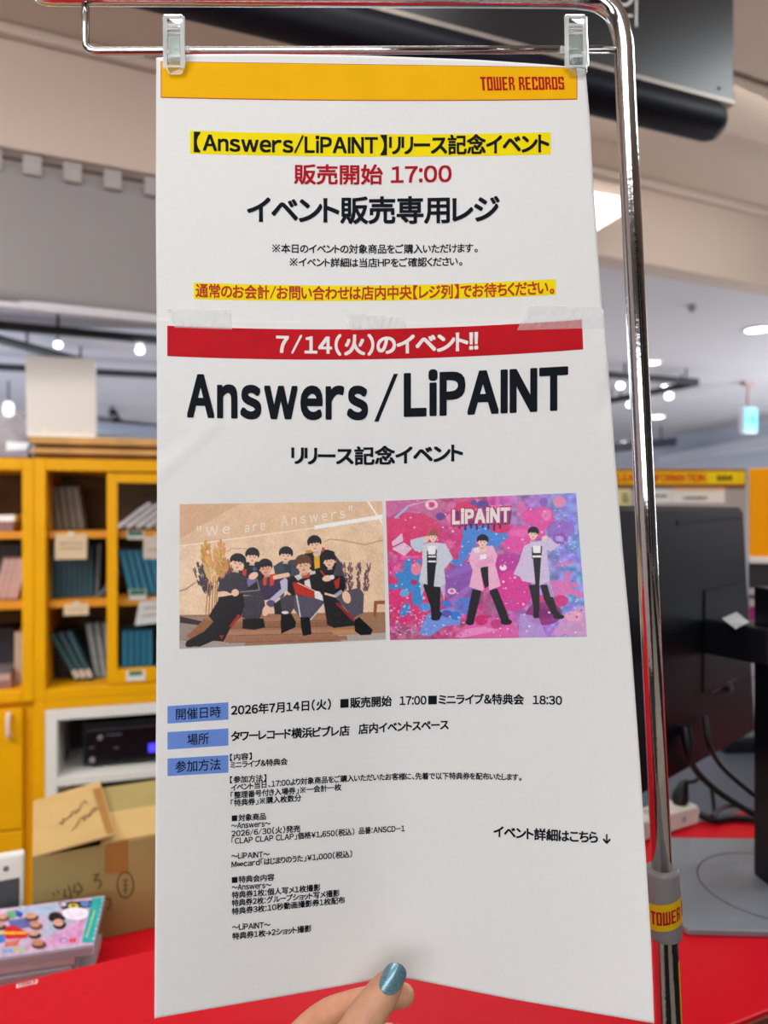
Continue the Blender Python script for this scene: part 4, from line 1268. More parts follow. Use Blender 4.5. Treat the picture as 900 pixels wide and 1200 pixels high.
build(MB().tube([pgb, pgb + ZX * 0.006, pgb + ZX * 0.016 + pd * 0.002, pgb + ZX * 0.03 + pd * 0.009, pgb + ZX * 0.034 + pd * 0.011], [0.011, 0.0135, 0.0125, 0.008, 0.006], 12), 'plug_body', BLACK, plug, smooth=True)
q0 = pgb + ZX * 0.034 + pd * 0.011
build(MB().tube(smooth_path([q0, P(812, 916, q0.y - 0.005), P(823, 911, q0.y + 0.01), P(833, 922, q0.y + 0.015), P(836.5, 945, q0.y + 0.01), cg(837, 962, 0.495)]), 0.0033, 10), 'plug_cord', CAB, plug, smooth=True)
def cable(label, pts, r):
    return build(MB().tube(smooth_path(pts), r, 10), 'cable', CAB, smooth=True, label=label, cat='cable')
build(MB().tube([mpix(803, 852, 0.006), P(806, 874, 0.965), P(808, 884, 0.967)], [0.0075, 0.007, 0.005], 12), 'video_connector', BLACK, smooth=True, label='black video connector hanging under the monitor back', cat='connector')
cable('thick black cable sagging from the video connector to the stand column', [P(808, 884, 0.967), P(815, 902, 0.985), P(838, 925, 1.0), P(868, 945, 1.005), P(905, 966, 1.0)], 0.0045)
cable('black cable curving from the monitor middle toward the column', [mpix(826, 840, 0.006), P(830, 868, 1.0), P(841, 892, 1.02), P(862, 914, 1.03), P(905, 948, 1.03)], 0.0037)
e0 = pa + pd * (Lp + 0.02) + pn * 0.02 + ZX * 0.009
cable('black power cord leaving the end of the ivory strip', [e0, cg(836, 961, 0.4935), cg(860, 958.5, 0.4935), cg(905, 962, 0.4935)], 0.0058)
cable('thin black cable looping low over the red counter behind the column', [cg(834, 958, 0.484), cg(846, 947, 0.488), cg(862, 944, 0.492), cg(880, 950, 0.494), cg(905, 962, 0.4845)], 0.004)

# ------------------------------------------------------------------ keyboard, display things on the grey desk
def dg(px, py):
    return cg(px, py, CAMZ - ZD)
k0 = dg(850, 884)
t = thing('keyboard', 'dark keyboard with grey keys on the grey desk behind the monitor', 'keyboard', k0)
kx_, ky_ = (UX * 0.94 + VX * -0.34).normalized(), None
ky_ = Vector((-kx_.y, kx_.x, 0))
build(MB().obox(k0, kx_ * 0.36, ky_ * 0.13, ZX * 0.035), 'case', BLACK, t, bevel=0.006)
kb = MB()
for i in range(16):
    for j in range(5):
        kb.obox(k0 + kx_ * (0.012 + i * 0.0212) + ky_ * (0.012 + j * 0.0215) + ZX * 0.0352, kx_ * 0.018, ky_ * 0.018, ZX * 0.006)
build(kb, 'keys', mat('grey_keys', (86, 90, 100), 0.4), t, bevel=0.002)
D = 2.02
t = thing('display_stand', 'white leaflet stand with a pink line behind the monitor arm', 'stand', P(885, 870, D))
fx = (Vector((0.94, 0.34, 0)), Vector((-0.34, 0.94, 0)), ZX)
w0 = P(864, 600, D)
zb_ = ZD + 0.0005
zt_ = CAMZ - 170 / F * D
build(MB().obox(Vector((w0.x, w0.y, zb_)), fx[0] * 0.11, fx[1] * 0.06, ZX * (zt_ - zb_)), 'body', mat('white_stand', (216, 216, 218), 0.5, var=0.02), t, bevel=0.003)
zp = CAMZ - 198 / F * D
build(MB().obox(Vector((w0.x, w0.y, zp)) - fx[1] * 0.002, fx[0] * 0.11, fx[1] * 0.0018, ZX * 0.007), 'pink_line', mat('pink_print', (206, 140, 178), 0.5), t)
mk = MB()
for i in range(4):
    mk.obox(Vector((w0.x, w0.y, zt_ - 0.02 - i * 0.013)) + fx[0] * (0.014 + 0.002 * (i % 2)) - fx[1] * 0.0015, fx[0] * 0.008, fx[1] * 0.0014, ZX * (0.009 - 0.002 * (i % 2)))
build(mk, 'printed_mark', mat('grey_black_print', (60, 60, 62), 0.5), t)
# rack with orange panel
D = 1.98
t = thing('display_rack', 'rack with a plain orange top panel and dark shelf at the right edge', 'display rack', P(920, 930, D))
o0 = P(878, 600, D)
rx_ = (Vector((0.9, -0.436, 0)), Vector((0.436, 0.9, 0)), ZX)
def rz(py): return CAMZ - (py - 600) / F * D
def rbox(name, py0, py1, m, dv=0.0, dep=0.1, x0=0.0, ln=0.5, bevel=0.003, parent=None):
    return build(MB().obox(Vector((o0.x, o0.y, rz(py1))) + rx_[0] * x0 + rx_[1] * dv, rx_[0] * ln, rx_[1] * dep, ZX * (rz(py0) - rz(py1))), name, m, parent or t, bevel=bevel)
rbox('orange_panel', 549, 652, mat('orange_panel_paint', (255, 166, 0), 0.5, var=0.02, spec=0.1), 0.0, 0.08)
rbox('white_lip', 652.2, 660, mat('pale_lip', (232, 226, 220), 0.4), -0.01, 0.09)
rbox('dark_shelf', 661, 694, mat('dark_brown_shelf', (36, 28, 28), 0.4), 0.02, 0.2)
rbox('back_board', 694.2, 868, mat('grey_rack_back', (120, 112, 116), 0.6), 0.22, 0.02)
rbox('shelf_edge', 690, 697, mat('pale_metal_edge', (186, 184, 186), 0.35, 0.3), 0.0, 0.019, bevel=0.002)
for x_ in (0.02, 0.44):
    rbox('upright', 661, 867, mat('dark_brown_shelf', (36, 28, 28), 0.4), 0.25, 0.03, x0=x_, ln=0.04)
gx = P(878.5, 600, D + 0.12)
mg = thing('pink_poster_card', 'magenta printed card standing under the dark rack shelf', 'card', Vector((gx.x, gx.y, CAMZ - 138 / F * gx.y)))
def mgp(a, b, o_=0.0):
    return Vector((gx.x, gx.y, 0)) + rx_[0] * 0.16 * a + ZX * (CAMZ - (762 - 60 * b - 600) / F * gx.y) - rx_[1] * o_
build(MB().prism([mgp(0, 0), mgp(1, 0), mgp(1, 1), mgp(0, 1)], rx_[1] * 0.003), 'card', mat('magenta_print', (172, 56, 134), 0.45, var=0.1, scale=60), mg)
build(MB().prism([mgp(0, 0.86, 0.001), mgp(1, 0.86, 0.001), mgp(1, 1, 0.001), mgp(0, 1, 0.001)], rx_[1] * 0.0008), 'white_band', WHITE, mg)
mk = MB()
for (ca, cb, r_) in ((0.14, 0.72, 0.07), (0.3, 0.66, 0.06), (0.17, 0.5, 0.05), (0.3, 0.42, 0.055)):
    nn = 20
    vs = [mgp(ca + r * math.cos(2 * math.pi * i / nn) * 0.8, cb + r * 1.5 * math.sin(2 * math.pi * i / nn), 0.0012) for r in (r_, r_ * 0.7) for i in range(nn)]
    mk.add(vs, [(i, (i + 1) % nn, nn + (i + 1) % nn, nn + i) for i in range(nn)])
build(mk, 'swirl_print', mat('pale_pink_print', (232, 180, 214), 0.5), mg)

# ------------------------------------------------------------------ information board
D = 2.15
bx0, bx1 = P(640, 600, D), P(876, 600, D + 0.06)
ibx = (bx1 - bx0)
ibl = ibx.length
ibx.normalize()
iby = Vector((-ibx.y, ibx.x, 0))
def ib(px, py, o_=0.0):
    k = (px - 450) / F
    s_ = (k * bx0.y - bx0.x) / (ibx.x - k * ibx.y)
    p = bx0 + ibx * s_
    return Vector((p.x, p.y, CAMZ - (py - 600) / F * p.y)) - iby * o_
def iq(mb, x0, x1, y0, y1, o_, th=0.002, m=0):
    return mb.prism([ib(x0, y1, o_), ib(x1, y1, o_), ib(x1, y0, o_), ib(x0, y0, o_)], -iby * th, m)
t = thing('information_board', 'grey notice board with a yellow information header behind the monitor', 'notice board', ib(760, 745, 0))
build(iq(MB(), 640, 875, 549, 745, -0.03, 0.03), 'board', mat('grey_board_panel', (168, 164, 164), 0.6, var=0.02), t, bevel=0.002)
fr = build(iq(MB(), 640, 873, 549.5, 570.5, 0.0003, 0.006), 'header_frame', mat('brown_header_frame', (150, 84, 30), 0.5), t)
build(iq(MB(), 641, 871.5, 552.5, 567.5, 0.0065, 0.001), 'header_panel', mat('header_panel_yellow', (240, 186, 8), 0.45, var=0.03), fr)
build(iq(MB(), 828, 871, 552.8, 567.2, 0.0078, 0.0003), 'header_end', mat('header_end_yellow', (236, 206, 20), 0.45), fr)
mb = MB()
text_mb(mb, 'RELEASE', 711, 754, lambda x: 560, 11, 0.035, surf=lambda x, y, o_: ib(x, y, o_), off=0.0082)
text_mb(mb, 'INFORMATION', 759, 825, lambda x: 560.2, 11, 0.035, surf=lambda x, y, o_: ib(x, y, o_), off=0.0082)
build(mb, 'header_lettering', mat('header_red', (196, 44, 14), 0.5), fr)
mb = MB()
for i in range(5):
    iq(mb, 838.5 + i * 3.7, 841.3 + i * 3.7, 557 + (i % 2), 563.5, 0.0082, 0.0002)
build(mb, 'small_print', mat('dark_print', (70, 54, 10), 0.5), fr)
for (x0, x1) in ((660, 668), (866, 874)):
    p0, p1 = ib(x0, 745, -0.03), ib(x1, 745, -0.03)
    build(MB().obox(Vector((p0.x, p0.y, ZD)), p1 - p0, iby * 0.02, ZX * (p0.z - ZD)), 'leg', mat('grey_leg', (130, 128, 130), 0.5), t)
def slip(x0, x1, y0, y1, m, label, marks=(), band=None):
    s_ = thing('notice_slip', label, 'paper slip', ib((x0 + x1) / 2, y1, 0.003), 'paper slips on the notice board')
    build(iq(MB(), x0, x1, y0, y1, 0.0006, 0.0012), 'slip', m, s_)
    if band:
        build(iq(MB(), x0 + 0.5, x1 - 0.5, y0 + 0.5, y0 + band[0], 0.0019, 0.0003), 'colour_band', band[1], s_)
    if marks:
        mb = MB()
        rn = random.Random(int(x0))
        for (my, a, b) in marks:
            x = a
            while x < b:
                w_ = rn.uniform(0.8, 2.4)
                h_ = rn.uniform(1.2, 2.6)
                iq(mb, x, min(x + w_, b), my - h_, my + h_ * 0.6, 0.0023, 0.0002)
                x += w_ + 0.7
        build(mb, 'faded_writing', mat('grey_black_print', (60, 60, 62), 0.5), s_)
    return s_
OR_ = mat('orange_slip', (236, 170, 24), 0.55)
slip(752, 786, 573, 589.5, WHITE, 'white slip on the grey board just right of the chrome pole', [(581.5, 765, 781)])
slip(786.5, 849, 571.5, 589.5, WHITE, 'wide white slip with an orange line, upper right of the grey board', [(584, 800, 828)], (4, mat('peach_band', (240, 190, 150), 0.5)))
slip(722, 739, 573, 593, mat('pale_yellow_slip', (226, 214, 150), 0.55), 'yellow striped slip at the top of the narrow column beside the poster', [(580, 729, 736), (584, 729, 736), (588, 729, 736)])
slip(722, 740, 594.5, 603, OR_, 'orange slip in the column beside the poster, above the red slip')
slip(722, 741, 604.5, 624, mat('red_slip', (204, 74, 84), 0.55), 'red slip in the narrow column beside the poster', [(612, 729, 738)])
slip(722, 742, 628, 646, WHITE, 'white slip below the red slip beside the poster', [(633, 730, 736)])
slip(722, 742, 647.5, 656, OR_, 'orange slip below the white slip beside the poster')
slip(722, 742, 657.5, 672, mat('red_slip', (204, 74, 84), 0.55), 'lower red slip in the column beside the poster')
slip(722, 742, 678, 691, mat('pale_slip', (210, 210, 212), 0.55), 'pale grey slip low in the column beside the poster')
slip(722, 742, 692.5, 708, OR_, 'lowest orange slip in the column beside the poster')
# ================================================================== POSTER STAND
DS = 0.53
def ps(px, py, D=DS): return P(px, py, D)
px_ = DS / F
base = ps(776, 1020)
dirn = (ps(776, 1020) - ps(733, 100)).normalized()
foot = base + dirn * ((base.z - 0.012) / -dirn.z)
t = thing('poster_stand', 'chrome pole stand with thin hanging bars carrying the paper poster', 'stand', Vector((foot.x, foot.y, 0)))
path = [ps(776, 1024), ps(754.5, 560), ps(733.6, 112)] + smooth_path([ps(732.2, 78), ps(730, 46), ps(721, 18), ps(704, 3), ps(680, -2.5), ps(650, -3.5)], 6) + [ps(400, -5), ps(62, -6)] + smooth_path([ps(54, -6.5), ps(46, -10), ps(41, -20), ps(39.5, -34), ps(39.5, -60)], 5)
build(MB().tube(path, 11.6 * px_, 28), 'upper_tube', CHROME, t, smooth='all')
lo = ps(776.5, 1030)
lt_ = build(MB().tube([lo, foot], 14.2 * px_, 28), 'lower_tube', CHROME, t, smooth=True)
bar = [ps(100, -6), ps(100, 30)] + smooth_path([ps(100, 46), ps(101.5, 55), ps(108, 59.5), ps(118, 60)], 5) + [ps(400, 59), ps(724, 58)]
build(MB().tube(bar, 4.4 * px_, 16), 'hanging_bar', CHROME, t, smooth='all')
# collar joint
q0, q1 = ps(775.5, 1017), ps(779, 1097)
cr = 19.3 * px_
cd_ = (q1 - q0)
cl = cd_.length
cdn = cd_.normalized()
rings = [(0, 0.62), (0.0, 0.9), (0.02, 0.97), (0.06, 1.0), (0.94, 1.0), (0.985, 0.97), (1.0, 0.9), (1.0, 0.7)]
build(MB().tube([q0 + cd_ * a + cdn * 1e-5 * i for i, (a, r) in enumerate(rings)], [cr * r for a, r in rings], 40), 'collar', mat('grey_plastic_collar', (132, 128, 128), 0.35, var=0.02), t, smooth=True)
collar = [o for o in COL.objects if o.name == 'collar'][0]
cyl_x = (Vector((1, 0, 0)) - cdn * cdn.x).normalized()
cyl_y = cdn.cross(cyl_x)
if cyl_y.y > 0: cyl_y = -cyl_y
def cyl(ang, f, o_):                   # ang 0 faces the camera, positive to the right
    return q0 + cd_ * f + (cyl_x * math.sin(ang) + cyl_y * math.cos(ang)) * (cr + o_)
st = build(MB().grid(lambda u, v: cyl((u - 0.5) * 2 * math.pi * 0.995, 0.40 + 0.38 * v - 0.06 * math.sin((u - 0.5) * 6.2), 0.0003), 80, 4, flip=True), 'collar_sticker', mat('sticker_yellow', (226, 180, 16), 0.35, var=0.03), collar, smooth='all')
lm = MB()
for k_ in range(1):
    a0, a1 = math.radians(-64), math.radians(-64 + 258)
    logo_mb(lm, 'TOWER RECORDS', lambda x, y, k: cyl(a0 + (a1 - a0) * x, 0.69 - 0.19 * y - 0.06 * math.sin(a0 + (a1 - a0) * x), 0.0006 + k * 3e-6))
build(lm, 'collar_lettering', REDINK, collar)
lr = 14.2 * px_
def lcyl(ang, d_, o_):
    return lo + cdn * d_ + (cyl_x * math.sin(ang) + cyl_y * math.cos(ang)) * (lr + o_)
d0, d1 = (1122 - 1030) * px_, (1320 - 1030) * px_
build(MB().grid(lambda u, v: lcyl(math.radians(44 + 70 * u), d0 + (d1 - d0) * v, 0.0003), 10, 10, flip=True), 'tube_sticker', mat('sticker_yellow', (226, 180, 16), 0.35), lt_, smooth='all')
lm = MB()
for i in range(40):
    a = d0 + 0.003 + i * 0.0028
    wv = 0.0011 + 0.0008 * ((i * 7) % 3) / 3
    pts = [lcyl(math.radians(aa), a + b, 0.0006) for aa, b in ((66, 0), (76, 0), (76, wv), (66, wv))]
    lm.add(pts, [(0, 1, 2, 3)])
build(lm, 'sticker_print', mat('dark_print', (70, 54, 10), 0.5), lt_)
n = 48
fb = MB()
pr = [(0.0, 0.0), (0.1, 0.0), (0.1, 0.006), (0.094, 0.01), (0.02, 0.014), (0.0, 0.014)]
vs = [Vector((foot.x + r * math.cos(2 * math.pi * i / n), foot.y + r * math.sin(2 * math.pi * i / n), z)) for r, z in pr[1:-1] for i in range(n)]
fs = [(k * n + i, k * n + (i + 1) % n, (k + 1) * n + (i + 1) % n, (k + 1) * n + i) for k in range(3) for i in range(n)] + [tuple(range(n))[::-1], tuple(range(3 * n, 4 * n))]
fb.add(vs, fs)
build(fb, 'foot_plate', CHROME, t, smooth=True)

# ================================================================== POSTER
YS = np.array([40, 60, 220, 375, 580, 790, 1000, 1120, 1210, 1260], float)
DD = np.array([.5075, .5065, .4925, .4795, .469, .4585, .4395, .4275, .4175, .412], float)
pc5 = np.polyfit((YS - 600) / 600, DD, 5)
RIDGES = [(180, 560, 252, 496, 11, .00060), (215, 503, 310, 494, 9, .00022), (176, 540, 214, 512, 10, -.0004), (186, 620, 240, 560, 22, .0003),
          (718, 440, 706, 488, 8, -.0006), (706, 488, 726, 514, 8, .0004), (385, 142, 428, 106, 9, .00028), (300, 142, 345, 130, 9, .0002),
          (180, 284, 196, 300, 6, .0004), (264, 205, 262, 262, 12, .0002), (590, 195, 645, 148, 12, .0002), (250, 98, 420, 112, 10, -.0003),
          (520, 250, 590, 215, 14, .0002), (640, 300, 560, 335, 10, -.0002), (330, 470, 260, 560, 30, .0003), (640, 460, 700, 560, 26, -.0004)]
gx_, gy_ = np.meshgrid(np.arange(100, 860, 2.0), np.arange(30, 1270, 2.0))
def depth_np(X, Y):
    d = np.polyval(pc5, (Y - 600) / 600)
    q = np.clip((Y - 380) / 820, 0, 1.06)
    V = 0.0022 + 0.044 * (q * q * (3 - 2 * q)) ** 0.9
    tt = (X - 458) / 288
    s_ = 1 - (np.sqrt(tt * tt + 0.0144) - 0.12) / (math.sqrt(1.0144) - 0.12)
    d = d + V * s_ - 0.006 * q * np.clip(tt, 0, 1.2)
    for (xa, ya, xb, yb, w_, a_) in RIDGES:
        dx, dy = xb - xa, yb - ya
        k = np.clip(((X - xa) * dx + (Y - ya) * dy) / (dx * dx + dy * dy), 0, 1)
        r2 = (X - xa - k * dx) ** 2 + (Y - ya - k * dy) ** 2
        d = d - 1.7 * a_ * np.exp(-r2 / (w_ * w_))
    d = d + 0.00025 * np.sin(X / 37 + Y / 61) * np.sin(Y / 45 - X / 80)
    return d
DT = depth_np(gx_, gy_)
def Dp(px, py):
    fx, fy = (px - 100) / 2, (py - 30) / 2
    i, j = min(max(int(fx), 0), DT.shape[1] - 2), min(max(int(fy), 0), DT.shape[0] - 2)
    fx, fy = fx - i, fy - j
    r = DT[j:j + 2, i:i + 2]
    return (r[0, 0] * (1 - fx) + r[0, 1] * fx) * (1 - fy) + (r[1, 0] * (1 - fx) + r[1, 1] * fx) * fy
def up(px, py, o_=0.0): return P(px, py, Dp(px, py) - o_)
def lw(px, py, o_=0.0): return P(px, py, Dp(px, py) - 0.0006 - o_)
def itp(pts):
    xs, ys = [p[0] for p in pts], [p[1] for p in pts]
    return lambda x: float(np.interp(x, xs, ys))
# rounded (smoothed) outline curves
def sm_itp(pts, w_):
    f = itp(pts)
    return lambda x: sum(f(x + w_ * k) for k in (-1, -.5, 0, .5, 1)) / 5
Lx = itp([(60, 183), (250, 182.5), (375, 183.5), (600, 184), (800, 183), (1000, 182), (1200, 181)])
RxU = itp([(60, 684), (80, 686), (135, 691), (220, 695.5), (267, 699), (362, 705.5), (395, 708)])
RxL = sm_itp([(355, 706.5), (442, 714), (535, 721), (647, 730), (755, 740), (909, 751), (1112, 763.5), (1210, 767)], 20)
topU = sm_itp([(183, 68), (220, 63.5), (300, 63), (430, 65), (560, 70), (640, 75.5), (690, 80)], 12)
topL = sm_itp([(183, 373), (430, 378), (580, 376.5), (640, 371), (708, 362.5)], 12)
botL = sm_itp([(170, 1195.5), (183, 1193), (340, 1166), (447, 1147), (478, 1146.5), (600, 1171), (765, 1199), (780, 1202)], 10)
pst = thing('event_poster', 'large white paper event poster of two taped sheets hanging from the stand', 'poster', up(458, 1140))
def sheet(name, top, bot, R, surf, nu, nv):
    def fn(u, v):
        x = 183 + (700 - 183) * u
        for _ in range(3):
            y = top(x) + (bot(x) - top(x)) * v
            x = Lx(y) + (R(y) - Lx(y)) * u
        return surf(x, top(x) + (bot(x) - top(x)) * v)
    o = build(MB().grid(fn, nu, nv, flip=True), name, PAPER, pst, smooth='all')
    s_ = o.modifiers.new('thickness', 'SOLIDIFY')
    s_.thickness = 0.0002
    s_.offset = -1
    return o
SU = sheet('upper_sheet', topU, lambda x: topL(x) + 8, RxU, up, 150, 90)
SL = sheet('lower_sheet', topL, botL, RxL, lw, 160, 250)
def strip(name, x0, x1, top, bot, surf, o_, m, parent, nu=70, nv=6, x0b=None, x1b=None):
    x0b = x0 if x0b is None else x0b
    x1b = x1 if x1b is None else x1b
    def fn(u, v):
        x = (x0 + (x1 - x0) * u) * (1 - v) + (x0b + (x1b - x0b) * u) * v
        return surf(x, top(x) + (bot(x) - top(x)) * v, o_)
    return build(MB().grid(fn, nu, nv, flip=True), name, m, parent, smooth='all')
def txt(name, lines, surf, m, parent):
    mb = MB()
    for (s_, x0, x1, yc, em, wgt, *r) in lines:
        text_mb(mb, s_, x0, x1, yline(*yc), em, wgt, surf, 0.00035, 0, *(r or []))
    return build(mb, name, m, parent)
# ---- upper sheet printing
ht, hb = yline((189, 72.5), (440, 76), (676, 79.5)), yline((189, 114.5), (440, 118), (676, 116.5))
strip('header_outline', 188.3, 676.5, lambda x: ht(x) - 0.6, lambda x: hb(x) + 0.3, up, 0.00012, mat('header_red_line', (186, 66, 20), 0.5), SU)
strip('header_band', 189.3, 675.6, ht, lambda x: hb(x) - 1.0, up, 0.00022, ORY, SU)
lm = MB()
lt1, lb1 = yline((563, 90), (661, 90)), yline((563, 106.2), (661, 104.8))
logo_mb(lm, 'TOWER RECORDS', lambda x, y, k: up(563 + 98 * x - 1.2 * (y - 0.5), lb1(563 + 98 * x) + (lt1(563 + 98 * x) - lb1(563 + 98 * x)) * y, 0.0004 + k * 4e-6))
build(lm, 'logo_lettering', mat('logo_red_ink', (178, 16, 26), 0.5, var=0.03), SU)
strip('highlight_bar', 222.5, 645.5, yline((222, 153), (440, 157.3), (646, 155)), yline((222, 180), (440, 183.6), (646, 181)), up, 0.00015, YEL, SU)
strip('highlight_bar', 227, 651.5, yline((227, 331), (440, 334.5), (652, 327)), yline((227, 350.5), (440, 352.5), (652, 345.5)), up, 0.00015, YEL, SU)
txt('headline_text', [('【Answers/LiPAINT】リリース記念イベント', 225, 644, ((225, 166.8), (440, 170.5), (644, 168.2)), 24, 0.028)], up, INK, SU)
txt('sale_time_text', [('販売開始 17:00', 344, 530, ((344, 204.5), (440, 205), (530, 203.5)), 24.5, 0.022)], up, REDINK, SU)
txt('register_text', [('イベント販売専用レジ', 289, 586, ((289, 246), (440, 247), (586, 245)), 33, 0.026)], up, INK, SU)
txt('note_text', [('※本日のイベントの対象商品をご購入いただけます。', 318, 561, ((318, 291), (440, 292), (561, 290.5)), 11.3, 0.018), ('※イベント詳細は当店HPをご確認ください。', 338.5, 543, ((338, 307), (440, 308), (543, 306)), 11.3, 0.018)], up, INK, SU)
txt('notice_text', [('通常のお会計/お問い合わせは店内中央【レジ列】でお待ちください。', 229, 651, ((229, 340.5), (440, 343.5), (651, 336.5)), 17, 0.024)], up, BROWNRED, SU)
# ---- lower sheet printing
strip('red_banner', 196, 682, yline((196, 381.6), (440, 385.5), (682, 374.5)), yline((196, 417.3), (440, 421), (684, 409.5)), lw, 0.00015, BANNER, SL, x1b=683.5)
txt('banner_text', [('7／14（火）のイベント!!', 323, 561, ((323, 403.5), (440, 404.5), (561, 399.5)), 25, 0.028)], lw, mat('white_print', (240, 236, 232), 0.6), SL)
tb = ((218, 464.5), (440, 466.5), (540, 463), (666, 455.5))
txt('title_text', [('Answers', 217.5, 433, ((217, 464.2), (325, 466.3), (433, 466.8)), 62, 0.04, 0.16)], lw, INK, SL)
txt('title_text', [('LiPAINT', 472, 667, ((472, 463.6), (570, 460.2), (667, 455.4)), 62, 0.042, 0.13)], lw, INK, SL)
mb = MB()
mb.add([lw(438.5, 494, .0004), lw(443.5, 494, .0004), lw(466.5, 438, .0004), lw(461.5, 438, .0004)], [(0, 1, 2, 3)])
build(mb, 'title_slash', INK, SL)
txt('subtitle_text', [('リリース記念イベント', 341, 543, ((341, 534), (440, 534.5), (543, 530.5)), 22.5, 0.03)], lw, INK, SL)
for (yt0, yt1, yb0, yb1, s_, a, b) in ((827.5, 823, 848, 843.2, '開催日時', 205, 259), (858, 853.6, 878.5, 873.6, '場所', 219, 245), (889, 884.8, 909.6, 905.4, '参加方法', 205, 259)):
    o = strip('blue_label', 196.3, 267.6, yline((196, yt0), (268, yt1)), yline((196, yb0), (268, yb1)), lw, 0.00015, BLUE, SL, 16, 4)
    yc_ = (yt0 + yb0) / 2 + 0.3
    txt('label_text', [(s_, a, b, ((a, yc_ - (a - 196) * 0.062), (b, yc_ - (b - 196) * 0.062)), 14.2, 0.008)], lw, INK, SL)
txt('schedule_text', [('2026年7月14日（火）', 270.5, 389, ((270, 832.8), (330, 829), (389, 825.2)), 13, 0.028), ('■販売開始', 398, 459, ((398, 824.6), (459, 821.6)), 12.8, 0.028), ('17:00', 468, 500, ((468, 821.3), (500, 820.6)), 12.8, 0.026), ('■ミニライブ＆特典会', 501, 614, ((501, 820.6), (560, 819.6), (614, 820)), 12.8, 0.028), ('18:30', 624, 659, ((624, 820.2), (659, 821)), 12.8, 0.026),
    ('タワーレコード横浜ビブレ店', 270.5, 410, ((270, 863.2), (340, 859.8), (410, 856.2)), 12.6, 0.028), ('店内イベントスペース', 420, 526, ((420, 854.8), (470, 851.6), (526, 849.4)), 12.6, 0.028)], lw, INK, SL)
B = []
def bl_(s_, x0, x1, y0, y1, em=9.2, mid=None):
    B.append((s_, x0, x1, ((x0, y0), (x1, y1)) if mid is None else ((x0, y0), ((x0 + x1) / 2, mid), (x1, y1)), em * 0.93, 0.024))
bl_('【内容】', 268.5, 296, 888, 886.2)
bl_('ミニライブ＆特典会', 269.5, 337, 896.8, 892.4)
bl_('【参加方法】', 268.5, 313, 914.2, 911.6)
bl_('イベント当日、17:00より対象商品をご購入いただいたお客様に、先着で以下特典券を配布いたします。', 270.5, 612, 923.5, 911.2, 9.2, 911)
bl_('「整理番号付き入場券」※一会計一枚', 269.5, 400, 932.4, 922.4)
bl_('「特典券」※購入枚数分', 269.5, 353, 941.5, 935)
bl_('■対象商品', 271, 312, 959.2, 956.6)
bl_('～Answers～', 271, 317, 968, 965)
bl_('2026/6/30（火）発売', 271, 352, 977.2, 971)
bl_('「CLAP CLAP CLAP」価格￥1,650（税込）', 270.5, 416, 986, 974.6)
bl_('品番：ANSCD-1', 420, 474.5, 973.8, 970.8)
bl_('～LiPAINT～', 271, 316, 1003.6, 1001)
bl_('M∞card「はじまりのうた」￥1,000（税込）', 271, 413.5, 1013.4, 1000.6)
bl_('■特典会内容', 271, 321.5, 1031.6, 1028)
bl_('～Answers～', 271.5, 318, 1040.2, 1037)
bl_('特典券1枚：個人写メ1枚撮影', 271.5, 375.5, 1049.4, 1040)
bl_('特典券2枚：グループショット写メ撮影', 271.5, 398, 1058.8, 1046.5)
bl_('特典券3枚：10秒動画撮影券1枚配布', 271.5, 404.5, 1068.4, 1054.6)
bl_('～LiPAINT～', 272, 317, 1087, 1083.6)
bl_('特典券1枚→2ショット撮影', 272, 365, 1097.6, 1088)
txt('body_text', B, lw, INK, SL)
txt('link_text', [('イベント詳細はこちら', 578, 701, ((578, 974.2), (640, 978.6), (701, 981.6)), 14.6, 0.028), ('↓', 706, 716, ((706, 983), (716, 983.5)), 14.6, 0.028)], lw, INK, SL)
# ---- clear tape over the joint
TP = mat('clear_tape', (246, 248, 248), 0.15, var=0, alpha=0.3, bump=0.6, bscale=700)
for q in ([(193, 361), (270.5, 362.5), (272, 386), (205, 384)], [(404, 366), (474, 372), (476, 385), (412, 387)], [(620, 357), (706, 360), (708, 384), (606, 387)]):
    def tf(u, v, q=q):
        x = (q[0][0] * (1 - u) + q[1][0] * u) * (1 - v) + (q[3][0] * (1 - u) + q[2][0] * u) * v
        y = (q[0][1] * (1 - u) + q[1][1] * u) * (1 - v) + (q[3][1] * (1 - u) + q[2][1] * u) * v
        return lw(x, y, 0.0007 + 0.00025 * math.sin(u * 34) * math.sin(u * 13 + v * 3) + 0.00012 * math.sin(v * 9 + u * 50))
    build(MB().grid(tf, 60, 10, flip=True), 'clear_tape', TP, pst, smooth='all')

